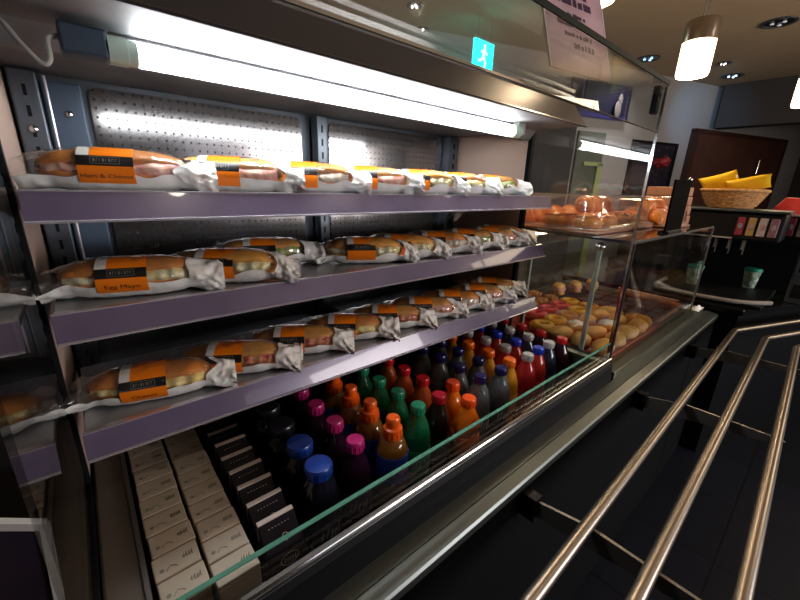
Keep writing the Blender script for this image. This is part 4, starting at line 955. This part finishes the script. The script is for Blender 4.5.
# red box further right
t = empty('red_food_box', (3.0, .16, -.085), 'red box on top of the dispenser at the right edge of the picture', 'box')
MB().add([(2.78, .02, -.0845), (3.05, .02, -.0845), (3.05, .27, -.0845), (2.78, .27, -.0845), (2.80, .04, -.005), (3.03, .04, -.005), (3.03, .22, .0), (2.80, .22, .0)],
         [(3, 2, 1, 0), (4, 5, 6, 7), (0, 1, 5, 4), (1, 2, 6, 5), (2, 3, 7, 6), (3, 0, 4, 7)]).build('box_body', basic('red_card', (.50, .012, .012), coat=.3), t, world=True, bevel=.004)
MB().box(2.775, 3.055, .015, .275, -.0850, -.0805).build('box_rim', M['strip_edge'], t, world=True, smooth=False)
# tall dark back cabinet under the brown door
t = empty('back_cabinet', (5.2, 1.1, -H), 'low black back counter standing before the grey wall and brown door', 'cabinet')
mb = MB(); wbox(2.6, 8.6, -H, -.25, .25, .8, mb); mb.build('cabinet_body', M['black'], t, world=True, smooth=False)
mb = MB(); wbox(2.58, 8.7, -.25, -.22, .24, .83, mb); mb.build('worktop', M['black_gloss'], t, world=True, smooth=False)

# ------------------------------------------------------------------ tray rail
RZ_ = -.56
tr = empty('tray_rail', (1.0, .08, RZ_-.05), 'three parallel steel tubes forming the tray slide in front of the counter', 'tray rail')
dirn = Vector((.455, -.175, 0)).normalized()
for (ya, xe, yb) in ((.141, 2.09, .188), (.043, 2.085, .088), (-.065, 2.055, -.004)):
    p0 = Vector((-.35, ya, RZ_)); p1 = Vector((xe, yb, RZ_)); p2 = p1+dirn*1.3
    d0 = (p1-p0).normalized(); pts = [p0, p1-d0*.02]
    for k in range(1, 5): u = k/5; pts.append((p1-d0*.02)*(1-u)**2+p1*2*u*(1-u)+(p1+dirn*.02)*u*u)
    pts += [p1+dirn*.02, p2]
    MB().tube(pts, .0112, 20).build('steel_tube', M['rail'], tr, world=True)
for x in (.605, 1.235, 1.83):
    b_ = MB().prism([(.258, RZ_-.036), (.16, RZ_-.0145), (-.03, RZ_-.0125), (-.042, RZ_-.016), (-.042, RZ_-.030), (.10, RZ_-.050), (.258, RZ_-.072)], x-.003, x+.003).build('support_bracket', M['brk'], tr, world=True, smooth=False)
    MB().box(x-.012, x+.012, .255, .2878, RZ_-.082, RZ_-.028).build('fixing_plate', M['black_plastic'], b_, world=True, smooth=False)
    for y in (.158+.0275*(x-.4), .060+.0275*(x-.5), -.040+.024*(x-.6)): MB().box(x-.004, x+.004, y-.004, y+.004, RZ_-.0148, RZ_-.009).build('weld_stud', M['brk'], b_, world=True, smooth=False)

# chrome framed sign at the far left
t = empty('framed_sign', (-.15, .5, -.50), 'small black sign in a chrome frame at the lower left edge', 'sign')
A = Vector((-.088, .5, -.38)); B = Vector((-.150, .5, -.335)); C = Vector((-.150, .5, -.50)); D = Vector((-.096, .5, -.50))
def bar(p, q, w_): 
    mb = MB(); mb.tube([p, q], w_, 4); return mb
fb = mat('pale_satin_bar', (.50, .47, .46), .35)
for p, q in ((A, B), (A, D), (B, C), (C, D)): bar(p, q, .0062).build('frame_bar', fb, t, world=True, smooth=False)
MB().add([A+Vector((0, .003, 0)), B+Vector((0, .003, 0)), C+Vector((0, .003, 0)), D+Vector((0, .003, 0)), A+Vector((0, .006, 0)), B+Vector((0, .006, 0)), C+Vector((0, .006, 0)), D+Vector((0, .006, 0))],
         [(0, 1, 2, 3), (7, 6, 5, 4), (0, 4, 5, 1), (1, 5, 6, 2), (2, 6, 7, 3), (3, 7, 4, 0)]).build('sign_face', basic('plum_black', (.015, .008, .018)), t, world=True, smooth=False)
# neighbouring base so the sign stands on something
t = empty('side_cabinet', (-.4, .6, -H), 'plain black cabinet standing left of the cooler', 'cabinet')
MB().box(-.80, CX0-.016, .36, 1.05, -H, -.515).build('cabinet_body', M['black'], t, world=True, smooth=False)
MB().box(-.80, CX0-.016, .35, 1.05, -.515, -.507).build('cabinet_top', M['black_gloss'], t, world=True, smooth=False)
